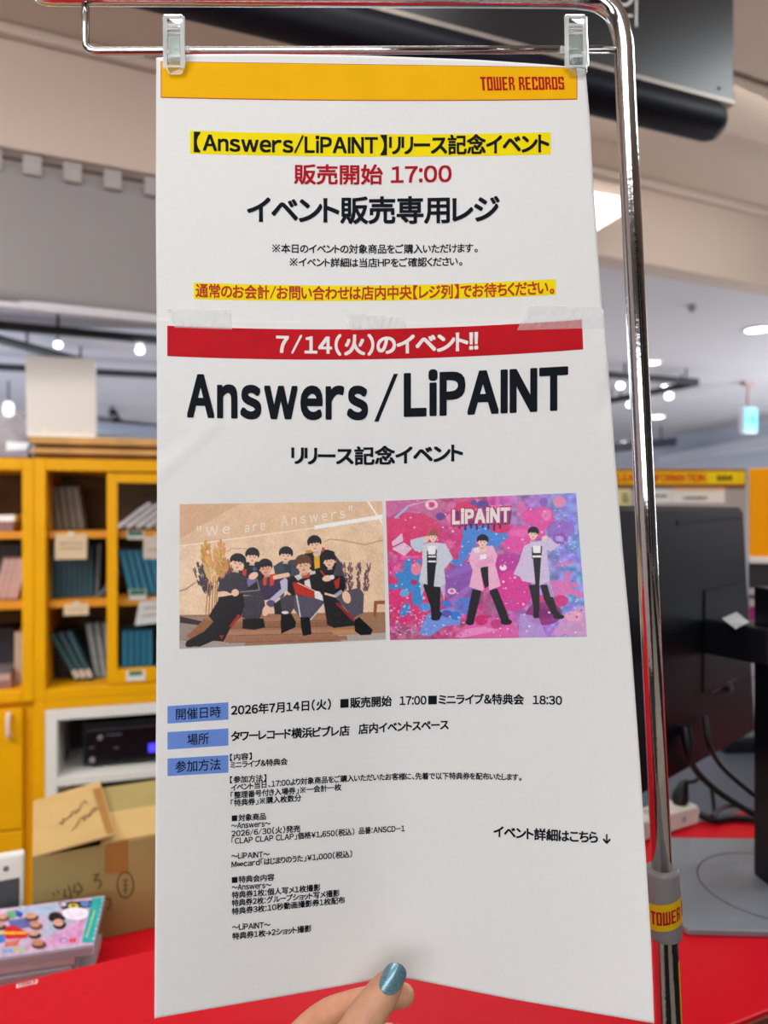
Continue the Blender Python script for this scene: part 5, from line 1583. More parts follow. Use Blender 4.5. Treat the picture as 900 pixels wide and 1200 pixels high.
# ---- printed group pictures
PM = print_mat('picture_print', 0.35)
def quad_fn(q, o_):
    def fn(u, v):
        x = (q[0][0] * (1 - u) + q[1][0] * u) * (1 - v) + (q[3][0] * (1 - u) + q[2][0] * u) * v
        y = (q[0][1] * (1 - u) + q[1][1] * u) * (1 - v) + (q[3][1] * (1 - u) + q[2][1] * u) * v
        return lw(x, y, o_), x, y
    return fn
class View:
    """draws on a canvas in the coordinates of a magnified view"""
    def __init__(s, cv, x0, y0, k): s.c, s.x0, s.y0, s.k = cv, x0, y0, k
    def t(s, p): return (s.x0 + p[0] / s.k, s.y0 + p[1] / s.k)
    def poly(s, pts, col, al=1.0): s.c.poly([s.t(p) for p in pts], col, al)
    def ell(s, x, y, rx, ry, col, al=1.0, rot=0.0):
        a, b = s.t((x, y)); s.c.ell(a, b, rx / s.k, ry / s.k, col, al, rot)
    def line(s, pts, wd, col, al=1.0): s.c.line([s.t(p) for p in pts], wd / s.k, col, al)
    def head(s, x, y, hw, hh, hair, skin, rot=0.0, bang=0.42):
        def r(dx, dy):
            c, n = math.cos(rot), math.sin(rot)
            return (x + dx * hw * c - dy * hh * n, y + dx * hw * n + dy * hh * c)
        s.poly([r(-0.28, 0.6), r(0.28, 0.6), r(0.36, 1.25), r(-0.36, 1.25)], tuple(v * 0.86 for v in skin))
        p = r(0, -0.18); s.ell(p[0], p[1], hw, hh * 0.86, hair, 1, rot)
        p = r(0, 0.22); s.ell(p[0], p[1], hw * 0.72, hh * 0.8, skin, 1, rot)
        for e in (-1, 1):
            p = r(e * 0.76, 0.28); s.ell(p[0], p[1], hw * 0.1, hh * 0.16, skin, 1, rot)
        s.poly([r(-0.95, -0.3), r(-0.5, -0.8), r(0.5, -0.8), r(0.95, -0.3), r(0.82, 0.18), r(0.66, -0.08), r(0.5, 0.06), r(0.3, -0.14), r(0.1, 0.04), r(-0.1, -0.12), r(-0.34, 0.06), r(-0.5, -0.1), r(-0.66, 0.0), r(-0.82, 0.2)], hair)
        dk = tuple(v * 0.45 for v in skin)
        for e in (-0.3, 0.3):
            s.ell(x + e * hw * math.cos(rot), y + hh * 0.2 + e * hw * math.sin(rot), hw * 0.15, hh * 0.05, dk)
        s.ell(x - math.sin(rot) * hh * 0.4, y + hh * 0.66, hw * 0.2, hh * 0.06, (176, 90, 84))
        s.ell(x - math.sin(rot) * hh * 0.3 + 2, y + hh * 0.45, hw * 0.07, hh * 0.06, tuple(v * 0.82 for v in skin))
SK = (238, 190, 164)
c1 = Canvas(205, 582, 457, 766, 6, (228, 194, 162))
V = View(c1, 205, 585, 6.667)
c1.a += (c1.grain(9, 60, 1) + c1.grain(6, 9, 2))[:, :, None]
V.poly([(0, 0), (1680, 0), (1680, 110), (1090, 220), (0, 370)], (218, 178, 142), 0.6)
V.poly([(0, 0), (560, 0), (0, 330)], (190, 142, 104), 0.4)
# floor
V.poly([(0, 905), (1680, 880), (1680, 1250), (0, 1250)], (158, 116, 90))
V.poly([(0, 930), (230, 920), (110, 1080), (0, 1110)], (150, 132, 122))
V.poly([(0, 1100), (300, 1110), (560, 1080), (540, 1150), (0, 1250)], (168, 152, 144))
V.poly([(1270, 1060), (1680, 1040), (1680, 1130), (1300, 1110)], (176, 164, 156))
for i, y in enumerate((930, 975, 1030, 1085)):
    V.poly([(420 - i * 10, y), (1250 + i * 30, y - 20), (1260 + i * 30, y + 12), (420 - i * 10, y + 34)], [(172, 118, 88), (146, 98, 72), (178, 126, 98), (160, 108, 84)][i])
    V.line([(420, y + 36), (1250, y + 14)], 6, (110, 70, 52), 0.6)
V.poly([(1220, 1025), (1480, 1010), (1480, 1045), (1240, 1058)], (196, 140, 92))
V.poly([(40, 915), (210, 955), (200, 985), (40, 965)], (52, 38, 38))
V.poly([(90, 1070), (230, 935), (300, 950), (200, 1060), (120, 1090)], (150, 96, 62))
# white graphic lines
V.line([(30, 367), (1100, 222)], 8, (246, 224, 204))
V.poly([(1090, 205), (1640, 115), (1640, 148), (1090, 235)], (240, 236, 232))
V.line([(1505, 15), (1640, 215)], 13, (244, 236, 228))
V.line([(1170, 330), (1210, 312), (1300, 320), (1480, 355), (1640, 315)], 6, (176, 128, 92))
V.line([(30, 720), (90, 700), (160, 650)], 7, (130, 90, 60))
V.line([(410, 410), (440, 385), (560, 385)], 5, (170, 126, 90))
# dried grass
rn = random.Random(11)
for (cx_, cy_, w_, h_, rot, col) in ((205, 620, 46, 105, -0.25, (74, 62, 64)), (240, 680, 36, 80, -0.35, (64, 54, 58)), (420, 560, 30, 70, 0.3, (104, 66, 50)), (370, 640, 40, 60, 0, (88, 62, 56))):
    for k in range(60):
        a, b = rn.uniform(-1, 1), rn.uniform(-1, 1)
        if a * a + b * b < 1:
            x, y = cx_ + a * w_ + b * h_ * math.sin(-rot), cy_ + b * h_
            V.line([(x, y), (x + a * 14 - 4, y - 34)], 9, tuple(v + rn.uniform(-16, 16) for v in col))
for x in (240, 262, 285, 305, 320):
    V.line([(x, 915), (x + 20 - (x - 240) * 0.1, 640)], 9, (176, 120, 66))
for (cx_, cy_, w_, h_, rot, col) in ((245, 450, 34, 105, -0.1, (204, 146, 78)), (345, 450, 36, 110, 0.12, (206, 152, 86)), (295, 560, 60, 90, 0, (212, 160, 96)), (370, 550, 40, 70, 0.2, (196, 142, 80))):
    for k in range(110):
        a, b = rn.uniform(-1, 1), rn.uniform(-1, 1)
        if a * a + b * b < 1:
            x, y = cx_ + a * w_ - b * h_ * math.sin(rot), cy_ + b * h_
            V.line([(x, y), (x + a * 12, y - 30)], 9, tuple(v + rn.uniform(-22, 22) for v in col))
for x0 in (1335, 1375, 1430, 1490):
    for k in range(36):
        b = rn.uniform(0, 1)
        x, y = x0 + (x0 - 1400) * 0.25 * b + rn.uniform(-16, 16), 720 - 200 * b
        V.line([(x, y), (x + rn.uniform(-10, 10), y - 26)], 8, (104 + rn.uniform(-18, 18), 74 + rn.uniform(-14, 10), 82 + rn.uniform(-14, 14)))
V.poly([(1555, 795), (1650, 790), (1650, 820), (1580, 820), (1570, 920), (1550, 920)], (150, 86, 44))
# back row
K = (30, 24, 28)
V.poly([(1010, 425), (1100, 405), (1190, 392), (1245, 410), (1262, 560), (1130, 600), (1020, 520)], (28, 22, 26))
V.poly([(1020, 402), (1066, 395), (1070, 418), (1025, 424)], (196, 140, 40))
V.poly([(1076, 425), (1150, 385), (1130, 450), (1095, 460)], (214, 190, 176))
V.poly([(1150, 372), (1172, 382), (1160, 415), (1148, 410)], (196, 70, 46))
V.poly([(1086, 452), (1130, 440), (1133, 535), (1090, 545)], (222, 164, 30))
V.head(1090, 345, 56, 62, K, SK, -0.12)
V.poly([(770, 520), (840, 480), (940, 470), (990, 520), (960, 620), (790, 640)], (66, 70, 78))
V.poly([(850, 510), (900, 500), (910, 580), (860, 590)], (40, 56, 66))
V.head(866, 430, 56, 60, K, SK, 0.05)
V.ell(790, 480, 18, 40, SK, 1, 0.4)
V.poly([(535, 500), (600, 480), (660, 490), (700, 600), (690, 740), (540, 745)], (36, 30, 36))
V.head(604, 440, 56, 62, K, SK, 0.05)
V.ell(622, 545, 18, 14, (50, 90, 150))
V.poly([(560, 620), (620, 600), (640, 640), (570, 690)], (120, 104, 150))
V.ell(612, 598, 40, 26, SK, 1, -0.5)
V.poly([(1130, 545), (1180, 520), (1265, 495), (1335, 640), (1325, 720), (1255, 750), (1140, 720), (1110, 600)], (26, 22, 26))
V.poly([(1240, 420), (1300, 500), (1310, 600), (1235, 600), (1262, 500)], (70, 66, 74))
V.line([(1140, 560), (1190, 620)], 16, (160, 44, 34)); V.poly([(1240, 640), (1290, 610), (1280, 690), (1255, 700)], (170, 46, 36))
V.head(1204, 475, 54, 60, K, SK, -0.1)
V.ell(1190, 618, 40, 24, SK, 1, -0.2); V.ell(1228, 608, 18, 18, (226, 224, 226))
# front row
V.poly([(330, 720), (350, 640), (420, 580), (500, 555), (565, 560), (560, 720), (500, 745)], (56, 50, 60))
V.poly([(500, 710), (640, 705), (660, 640), (680, 700), (690, 750), (500, 750)], (62, 58, 64))
V.line([(640, 620), (660, 710), (510, 725)], 6, (150, 144, 146))
V.poly([(525, 545), (560, 545), (552, 600), (530, 590)], (200, 50, 34))
V.head(490, 490, 64, 66, K, SK, 0.2)
V.poly([(535, 755), (690, 745), (705, 830), (650, 960), (600, 950), (520, 920)], (66, 58, 68))
V.poly([(530, 935), (690, 930), (705, 1000), (620, 1020), (525, 1010)], (22, 18, 20))
V.poly([(340, 765), (530, 735), (545, 830), (512, 920), (430, 1010), (380, 1112), (300, 1105), (200, 1150), (85, 1152), (88, 1110), (230, 1030), (300, 955), (262, 912), (335, 795)], (24, 18, 22))
V.poly([(495, 895), (512, 915), (440, 1005), (425, 990)], (170, 36, 40)); V.poly([(345, 1065), (382, 1060), (365, 1098)], (150, 36, 36))
V.ell(130, 1125, 50, 28, (14, 12, 14), 1, -0.3)
V.ell(385, 735, 40, 17, SK, 1, 0.1); V.ell(470, 730, 30, 28, SK, 1, -0.5)
V.poly([(660, 640), (700, 610), (790, 590), (865, 620), (850, 760), (700, 790), (670, 720)], (60, 48, 76))
V.poly([(690, 615), (720, 605), (716, 670), (688, 675)], (206, 66, 34)); V.poly([(740, 590), (790, 580), (768, 670), (742, 680)], (206, 66, 34))
V.line([(780, 610), (880, 590)], 34, SK)
V.head(706, 530, 58, 64, K, (222, 160, 136), -0.15)
V.poly([(820, 640), (862, 612), (890, 640), (880, 700), (770, 812), (728, 790), (830, 700)], (188, 182, 206))
V.ell(748, 815, 34, 28, (88, 76, 116)); V.ell(710, 870, 26, 44, SK, 1, 0.3)
V.poly([(770, 820), (880, 740), (900, 860), (850, 900), (780, 900)], (40, 34, 42))
V.poly([(820, 770), (920, 740), (960, 800), (900, 900), (835, 880)], (72, 64, 76))
V.ell(860, 885, 28, 12, (220, 214, 214)); V.poly([(830, 900), (910, 895), (945, 960), (940, 1000), (830, 1050), (825, 960)], (18, 15, 18))
V.poly([(880, 620), (940, 590), (1095, 560), (1150, 620), (1170, 740), (1120, 790), (930, 760), (880, 720)], (28, 24, 28))
V.poly([(930, 600), (1000, 575), (1095, 558), (1098, 582), (1020, 600), (960, 635)], (206, 200, 196))
V.poly([(985, 590), (1055, 570), (1050, 610), (1000, 620)], (196, 70, 40))
V.poly([(1010, 640), (1050, 620), (1066, 700), (1020, 700)], (226, 216, 212))
V.poly([(918, 650), (965, 645), (1090, 710), (1098, 775), (940, 740)], (184, 50, 34))
V.line([(960, 655), (1090, 715)], 7, (220, 200, 190))
V.head(1003, 505, 66, 72, (100, 62, 44), (228, 180, 152), -0.1)
V.poly([(1090, 715), (1130, 720), (1170, 780), (1150, 800), (1092, 770)], (226, 222, 224)); V.ell(1150, 808, 24, 22, SK)
V.poly([(930, 745), (1085, 770), (1175, 800), (1060, 945), (985, 945), (960, 900), (930, 860)], (86, 80, 94))
V.line([(950, 750), (978, 915)], 11, (206, 200, 200)); V.line([(1175, 805), (1060, 940)], 9, (206, 200, 200))
V.poly([(980, 925), (1050, 920), (1062, 1000), (1066, 1055), (1000, 1068), (985, 1000)], (18, 15, 18))
V.poly([(1150, 740), (1260, 770), (1420, 985), (1240, 1005), (1190, 980)], (34, 32, 36))
V.poly([(1255, 770), (1320, 720), (1440, 690), (1476, 740), (1470, 890), (1420, 910), (1395, 930)], (84, 80, 92))
V.poly([(1252, 812), (1275, 806), (1405, 935), (1385, 950)], (150, 36, 36))
V.poly([(1240, 745), (1300, 705), (1310, 725), (1260, 760)], (150, 160, 186)); V.ell(1340, 765, 32, 50, SK, 1, -0.3)
V.poly([(1400, 945), (1440, 920), (1545, 1020), (1530, 1058), (1450, 1062), (1405, 1030)], (18, 16, 20))
c1.a *= 1.07
c1.a += (c1.grain(8, 7, 3) + c1.grain(7, 3, 4))[:, :, None]
q1_ = [(210.7, 590.9), (448, 587.4), (452, 749.3), (210.2, 760.4)]
c1.mesh('group_photo', quad_fn(q1_, 0.0003), 400, 290, SL, PM, WL[SL.name])['label'] = 'beige group picture of seven seated people'
mb = MB()
text_mb(mb, '"We', 228, 272, yline((228, 625), (272, 619)), 15, 0.012, lw, 0.0006, 0, 0.36)
text_mb(mb, 'are', 285, 313, yline((285, 619), (313, 615)), 14, 0.012, lw, 0.0006, 0, 0.45)
text_mb(mb, 'Answers"', 327, 415, yline((327, 611.5), (415, 600)), 15, 0.012, lw, 0.0006, 0, 0.42)
build(mb, 'photo_lettering', mat('cream_print', (252, 236, 220), 0.5), SL)

c2 = Canvas(448, 572, 692, 754, 6, (206, 84, 150))
V = View(c2, 450, 575, 6.667)
xx = (c2.X - 450) / 240
bgm = np.clip((xx - 0.45) * 2.2, 0, 1)[:, :, None]
c2.a[:] = np.array((206, 84, 144)) * (1 - bgm) + np.array((132, 150, 220)) * bgm
c2.a += c2.grain(1, 70, 21)[:, :, None] * np.array((34, -10, 20)) + c2.grain(1, 30, 22)[:, :, None] * np.array((26, 30, 26))
V.poly([(20, 70), (420, 60), (520, 110), (420, 280), (20, 300)], (192, 116, 156), 0.7)
V.ell(200, 340, 260, 170, (222, 54, 104), 0.8); V.ell(560, 430, 160, 130, (214, 60, 124), 0.75); V.ell(180, 850, 240, 200, (222, 52, 108), 0.75)
for (x, y, rx, ry, r_) in ((215, 700, 110, 90, 0), (185, 590, 30, 70, 0.2), (130, 660, 50, 26, 0), (260, 830, 46, 70, 0), (165, 930, 32, 60, 0.5), (80, 750, 50, 22, 0), (270, 560, 24, 22, 0)):
    V.ell(x, y, rx, ry, (62, 138, 206), 1, r_)
V.ell(235, 715, 24, 20, (206, 40, 84)); V.ell(160, 800, 36, 30, (110, 170, 220))
V.poly([(470, 640), (580, 580), (700, 540), (760, 700), (700, 930), (520, 900), (470, 760)], (136, 88, 178), 0.9)
V.poly([(480, 640), (680, 560), (690, 620), (500, 690)], (150, 110, 200), 0.7); V.poly([(500, 860), (680, 720), (690, 760), (540, 900)], (176, 120, 196), 0.7)
for (x, y, rx, ry) in ((700, 330, 90, 60), (660, 420, 60, 80), (620, 500, 40, 50), (860, 330, 120, 80), (840, 400, 70, 60), (570, 560, 50, 26)):
    V.ell(x, y, rx, ry, (72, 138, 218), 0.9)
V.ell(640, 900, 90, 70, (84, 130, 214), 0.8)
for (x, y, rx, ry) in ((1240, 215, 90, 90), (1110, 330, 150, 60), (1060, 420, 130, 70), (1130, 200, 60, 60)):
    V.ell(x, y, rx, ry, (226, 84, 164))
V.ell(1270, 190, 40, 44, (240, 140, 190), 0.7); V.ell(1060, 330, 80, 30, (240, 120, 190), 0.6)
V.ell(960, 640, 120, 150, (196, 50, 150)); V.ell(1010, 780, 150, 160, (218, 62, 150)); V.ell(1000, 560, 110, 70, (186, 66, 156), 0.8)
V.ell(1380, 300, 110, 70, (150, 100, 190), 0.7); V.ell(1375, 375, 60, 46, (150, 84, 180)); V.ell(1370, 375, 34, 22, (186, 150, 220))
for (x, y, rx, ry, r_) in ((1400, 730, 130, 26, 0.1), (1430, 680, 20, 60, 0.2), (1380, 780, 90, 40, 0), (1500, 800, 70, 26, 0.4), (1410, 570, 80, 14, -0.2)):
    V.ell(x, y, rx, ry, (226, 116, 180), 0.9, r_)
V.ell(1380, 860, 60, 46, (206, 60, 130)); V.ell(1220, 850, 40, 36, (214, 70, 130)); V.ell(1250, 960, 140, 90, (150, 48, 128)); V.ell(1240, 960, 80, 40, (110, 30, 100), 0.6)
V.poly([(1300, 1130), (1420, 960), (1560, 900), (1600, 1140)], (226, 150, 196), 0.8); V.ell(1480, 980, 70, 40, (240, 170, 190), 0.7)
V.poly([(1060, 960), (1200, 980), (1280, 1150), (1050, 1150)], (186, 150, 214), 0.8)
V.poly([(270, 1120), (340, 960), (520, 910), (610, 960), (590, 1050), (470, 1060), (350, 1140)], (116, 148, 222)); V.ell(560, 975, 40, 34, (60, 120, 210)); V.ell(490, 960, 40, 28, (96, 84, 180)); V.ell(320, 910, 46, 34, (90, 150, 224)); V.ell(490, 885, 40, 26, (70, 120, 210))
V.poly([(540, 1150), (620, 1060), (760, 990), (1000, 1000), (1060, 1150)], (226, 96, 168)); V.ell(760, 1010, 50, 40, (206, 40, 110)); V.ell(880, 1040, 46, 36, (196, 60, 130)); V.poly([(560, 1140), (640, 1080), (780, 1060), (900, 1090), (800, 1110), (600, 1150)], (240, 150, 200), 0.8)
V.ell(370, 110, 50, 40, (236, 190, 210)); V.ell(370, 110, 26, 22, (214, 60, 110)); V.ell(440, 200, 36, 30, (110, 70, 150)); V.ell(530, 785, 34, 24, (240, 200, 216)); V.ell(530, 785, 16, 12, (220, 90, 140)); V.ell(250, 610, 40, 50, (236, 130, 160)); V.ell(505, 420, 44, 38, (230, 110, 170), 0.8)
V.ell(1370, 85, 50, 46, (226, 140, 180)); V.ell(1250, 90, 30, 40, (140, 100, 190)); V.ell(1070, 130, 30, 50, (214, 110, 170)); V.ell(930, 600, 28, 24, (246, 220, 236))
V.poly([(60, 400), (140, 330), (150, 400), (220, 450), (160, 510), (70, 460)], (226, 190, 214)); V.line([(70, 440), (150, 400)], 10, (190, 60, 110)); V.line([(90, 210), (180, 130)], 18, (160, 180, 220)); V.line([(180, 120), (420, 60)], 12, (220, 170, 196), 0.7)
rn = random.Random(5)
for k in range(420):
    x, y = rn.uniform(30, 1580), rn.uniform(70, 1140)
    r_ = rn.uniform(3, 11)
    V.ell(x, y, r_, r_ * rn.uniform(0.5, 1), rn.choice([(240, 210, 232), (206, 226, 248), (240, 130, 190), (120, 80, 180), (200, 40, 110), (90, 150, 226), (250, 236, 246)]), 0.75)
for k in range(90):
    x, y = rn.uniform(60, 330), rn.uniform(900, 1130)
    V.ell(x, y, 7, 6, rn.choice([(240, 200, 220), (190, 140, 200), (220, 90, 140), (160, 190, 230)]), 0.8)
for k in range(70):
    x, y = rn.uniform(1330, 1580), rn.uniform(90, 520)
    V.ell(x, y, rn.uniform(4, 16), rn.uniform(3, 9), rn.choice([(150, 176, 236), (110, 140, 216), (190, 206, 244)]), 0.7)
PK = (30, 26, 34)
# figure with pale coat
V.poly([(205, 385), (260, 370), (345, 350), (345, 400), (300, 420), (290, 480), (240, 470), (210, 430)], (190, 202, 216))
V.poly([(280, 720), (340, 700), (480, 720), (470, 860), (440, 760), (330, 740), (290, 830)], (196, 200, 218), 0.8)
V.poly([(330, 580), (408, 580), (398, 740), (442, 752), (436, 940), (455, 960), (430, 1012), (372, 995), (362, 900), (305, 742), (334, 700)], PK)
V.poly([(295, 425), (350, 405), (410, 405), (480, 415), (540, 530), (470, 612), (482, 725), (440, 752), (388, 748), (405, 580), (400, 480), (340, 480), (335, 590), (340, 735), (272, 712), (300, 560)], (204, 206, 216))
V.poly([(335, 470), (412, 460), (408, 580), (335, 590)], PK); V.poly([(340, 430), (405, 430), (400, 500), (345, 500)], (236, 234, 238)); V.poly([(345, 508), (405, 508), (405, 522), (345, 522)], (232, 230, 234)); V.poly([(345, 545), (405, 545), (405, 560), (345, 560)], (232, 230, 234))
V.ell(335, 372, 22, 18, SK); V.head(384, 352, 40, 44, (150, 92, 74), (240, 200, 184), 0.05)
V.ell(400, 995, 34, 20, (30, 28, 36))
# figure with pink coat
V.poly([(690, 770), (760, 780), (740, 880), (700, 1030), (640, 1040), (655, 940)], PK); V.poly([(815, 770), (885, 765), (960, 950), (990, 1040), (920, 1035), (870, 900)], PK)
V.ell(670, 1025, 34, 26, (30, 24, 38)); V.ell(955, 1025, 44, 24, (24, 22, 30))
V.poly([(740, 590), (820, 580), (822, 740), (790, 765)], PK)
V.poly([(690, 450), (760, 430), (850, 430), (885, 500), (870, 580), (912, 742), (820, 782), (812, 590), (752, 600), (778, 770), (770, 785), (664, 752), (692, 620), (660, 540)], (238, 176, 206))
V.poly([(700, 580), (760, 540), (850, 500), (860, 560), (740, 610)], (232, 160, 196)); V.poly([(700, 450), (740, 440), (750, 480), (710, 490)], (236, 220, 230)); V.poly([(750, 500), (800, 495), (800, 530), (750, 540)], (244, 238, 244)); V.ell(770, 460, 30, 20, (240, 196, 180))
V.head(770, 392, 46, 50, (28, 22, 28), (240, 198, 182), 0.05)
# figure with lilac coat
V.poly([(1130, 735), (1215, 735), (1215, 930), (1200, 992), (1170, 985), (1165, 900)], PK); V.poly([(1218, 735), (1292, 735), (1352, 930), (1402, 990), (1340, 995), (1310, 960), (1250, 850)], PK)
V.poly([(1290, 700), (1330, 830), (1300, 830), (1270, 720)], (196, 180, 220), 0.8)
V.poly([(1158, 510), (1232, 510), (1218, 735), (1180, 735)], PK)
V.poly([(1095, 430), (1160, 400), (1235, 390), (1265, 345), (1365, 428), (1305, 475), (1272, 462), (1295, 705), (1213, 742), (1228, 500), (1160, 490), (1182, 725), (1078, 705), (1062, 672), (1010, 652), (1052, 560)], (210, 192, 222))
V.poly([(1155, 440), (1235, 430), (1230, 520), (1155, 530)], PK); V.poly([(1160, 430), (1225, 430), (1222, 486), (1165, 486)], (238, 236, 240)); V.poly([(1160, 505), (1228, 505), (1228, 522), (1160, 522)], (232, 230, 234))
V.ell(1252, 375, 22, 20, (240, 200, 184)); V.head(1166, 330, 44, 48, (28, 22, 28), (240, 198, 182), 0.1)
V.ell(1188, 975, 24, 22, (24, 22, 30)); V.ell(1365, 985, 44, 18, (24, 22, 30))
# logo splash
V.ell(640, 130, 80, 46, (214, 56, 104)); V.poly([(700, 150), (760, 110), (980, 120), (940, 170), (720, 190)], (230, 130, 180)); V.ell(770, 115, 50, 40, (96, 70, 150)); V.ell(905, 290, 80, 40, (214, 50, 110)); V.ell(700, 92, 24, 22, (90, 84, 160)); V.ell(520, 210, 36, 30, (226, 130, 180)); V.ell(530, 110, 30, 26, (214, 120, 170), 0.8)
V.poly([(530, 160), (1000, 150), (985, 262), (540, 280)], (96, 44, 110), 0.85)
for k in range(9):
    V.line([(545 + k * 45, 265), (545 + k * 45, 280 + (k * 37) % 26)], 16, (60, 36, 90))
c2.a *= 1.05
c2.a += (c2.grain(10, 6, 31) + c2.grain(9, 3, 32))[:, :, None]
q2_ = [(452, 587), (675, 577.6), (687.8, 746), (457, 750)]
c2.mesh('trio_photo', quad_fn(q2_, 0.0003), 390, 290, SL, PM, WL[SL.name])['label'] = 'pink and blue picture of three standing people'
mb, mb2 = MB(), MB()
text_mb(mb, 'LiPAiNT', 529, 599, yline((529, 606.5), (599, 603.5)), 21, 0.14, lw, 0.0005, 0, 0.16)
text_mb(mb2, 'LiPAiNT', 529.5, 598.5, yline((529, 606.3), (599, 603.3)), 20.5, 0.055, lw, 0.0007, 0, 0.16)
build(mb, 'photo_logo_outline', mat('logo_magenta', (206, 40, 112), 0.5), SL)
build(mb2, 'photo_logo_lettering', mat('white_print', (240, 236, 232), 0.6), SL)

# ================================================================== CLIPS
def clip(dx, label, knob, s_=1.0):
    D0 = Dp(206 + dx, 72)
    def q(x, y, d): return P(206 + dx + (x - 206) * s_, y, D0 + d)
    t = thing('poster_clip', label, 'clip', q(206, 88, -0.002), 'clear clips on the hanging bar')
    outline = [(191, 20), (193, 17), (214, 17), (216.5, 20), (217, 34), (218.5, 60), (219, 76), (214.5, 88), (199, 88), (194, 77), (192.5, 55), (192, 34)]
    bk = [(193, 22), (215, 22), (216, 60), (217, 86), (197, 86), (194, 60)]
    def dd(y): return -0.0052 - 0.007 * max(0, (52 - y) / 36)     # the jaws open upwards
    def plate(pts, th_):
        mb = MB()
        n = len(pts)
        f = [q(x, y, dd(y)) for x, y in pts]
        b = [q(x, y, dd(y) + th_) for x, y in pts]
        mb.add(f + b, [tuple(range(n)), tuple(range(2 * n - 1, n - 1, -1))] + [((i + 1) % n, i, i + n, (i + 1) % n + n) for i in range(n)])
        return mb
    fj = build(plate(outline, 0.0016), 'front_jaw', CLEAR, t, bevel=0.0005)
    fr = MB()
    for (x0, x1, y0, y1) in ((191.8, 197, 19, 80), (212, 217.6, 19, 80), (197, 212, 18, 21.5), (197, 212, 28, 30.5), (197, 212, 33, 34.5), (197, 212, 37.5, 40), (197, 212, 63, 67), (196, 215, 76, 79)):
        fr.add([q(x0, y0, dd(y0) - 0.0014), q(x1, y0, dd(y0) - 0.0014), q(x1, y1, dd(y1) - 0.0014), q(x0, y1, dd(y1) - 0.0014), q(x0, y0, dd(y0) - 0.0001), q(x1, y0, dd(y0) - 0.0001), q(x1, y1, dd(y1) - 0.0001), q(x0, y1, dd(y1) - 0.0001)],
               [(0, 3, 2, 1), (4, 5, 6, 7), (0, 1, 5, 4), (1, 2, 6, 5), (2, 3, 7, 6), (3, 0, 4, 7)])
    build(fr, 'rim', mat('frosted_clear_rim', (240, 244, 244), 0.15, var=0, alpha=0.38), fj, bevel=0.0004)
    def plate2():
        mb = MB()
        n = len(bk)
        f = [q(x, y, 0.0012 + 0.006 * max(0, (52 - y) / 36)) for x, y in bk]
        b = [q(x, y, 0.0028 + 0.006 * max(0, (52 - y) / 36)) for x, y in bk]
        mb.add(f + b, [tuple(range(n)), tuple(range(2 * n - 1, n - 1, -1))] + [((i + 1) % n, i, i + n, (i + 1) % n + n) for i in range(n)])
        return mb
    build(plate2(), 'back_jaw', CLEAR, t, bevel=0.0005)
    build(MB().prism([q(198, 41, -0.0042), q(211, 41, -0.0042), q(211, 63, -0.0042), q(198, 63, -0.0042)], Vector((0, 0.0006, 0))), 'spring_plate', mat('spring_steel', (176, 180, 174), 0.35, 0.6), t)
    kx = 221 if knob > 0 else 189
    build(MB().tube([q(206, 58, -0.003), q(kx - 1.5 * knob, 58, -0.003), q(kx + 1 * knob, 57.5, -0.003), q(kx + 2 * knob, 57.5, -0.003)], [0.0018, 0.0018, 0.0024, 0.0016], 12), 'hinge_pin', mat('frosted_clear_rim', (240, 244, 244), 0.15, var=0, alpha=0.38), t, smooth=True)
    hk = [q(206, 50, 0.003), q(206, 46, 0.012), q(206, 48, 0.026), q(206, 60, 0.030), q(206, 69, 0.024), q(206, 70, 0.012), q(206, 66, 0.003)]
    build(MB().tube(smooth_path(hk, 4), 0.0016, 10), 'bar_hook', CLEAR, t, smooth='all')
clip(-1, 'clear plastic clip on the bar above the left end of the yellow band', 1)
clip(470.5, 'clear plastic clip on the bar above the shop logo, beside the pole', -1, 1.06)

# ================================================================== HAND
def hp(px, py, D, r): return (P(px, py, D), r / 1000.0)
def limb(mb, pts, n=18):
    pts = [(Vector(p), r) for p, r in pts]
    P_, R_ = [p for p, r in pts], [r for p, r in pts]
    path = smooth_path(P_, 6)
    rs = []
    for i in range(len(R_) - 1):
        for k in range(6):
            rs.append(R_[i] + (R_[i + 1] - R_[i]) * k / 6)
    rs.append(R_[-1])
    d0_ = (path[0] - path[1]).normalized()
    d1_ = (path[-1] - path[-2]).normalized()
    pre, post, prr, por = [], [], [], []
    for a in (85, 60, 35, 15):
        a = math.radians(a)
        pre.append(path[0] + d0_ * rs[0] * math.sin(a)); prr.append(rs[0] * math.cos(a))
    for a in (15, 35, 60, 85):
        a = math.radians(a)
        post.append(path[-1] + d1_ * rs[-1] * math.sin(a)); por.append(rs[-1] * math.cos(a))
    mb.tube(pre + path + post, prr + rs + por, n)
hm = MB()
wr = hp(300, 1425, 0.462, 22)
limb(hm, [hp(322, 1360, 0.442, 14), hp(356, 1306, 0.433, 13.2), hp(388, 1253, 0.432, 11.6), hp(414, 1214, 0.4352, 11.4), hp(431, 1188, 0.4384, 11.2), hp(448.5, 1164, 0.4428, 10.2), hp(460.5, 1146.5, 0.4462, 7.6)])
limb(hm, [hp(312, 1268, 0.480, 11), hp(346, 1222, 0.4795, 10), hp(378, 1192, 0.477, 9.4), hp(408, 1179, 0.474, 8.8), hp(436, 1172, 0.4715, 8.4), hp(473, 1166, 0.4685, 7.2)])
limb(hm, [hp(316, 1300, 0.497, 11), hp(352, 1252, 0.499, 10), hp(386, 1232, 0.498, 9.2), hp(432, 1220, 0.492, 8.4), hp(456, 1213, 0.486, 7.2)])
limb(hm, [hp(326, 1334, 0.508, 10.5), hp(362, 1288, 0.510, 9.4), hp(396, 1264, 0.508, 8.8), hp(436, 1252, 0.502, 8), hp(458, 1250, 0.495, 7)])
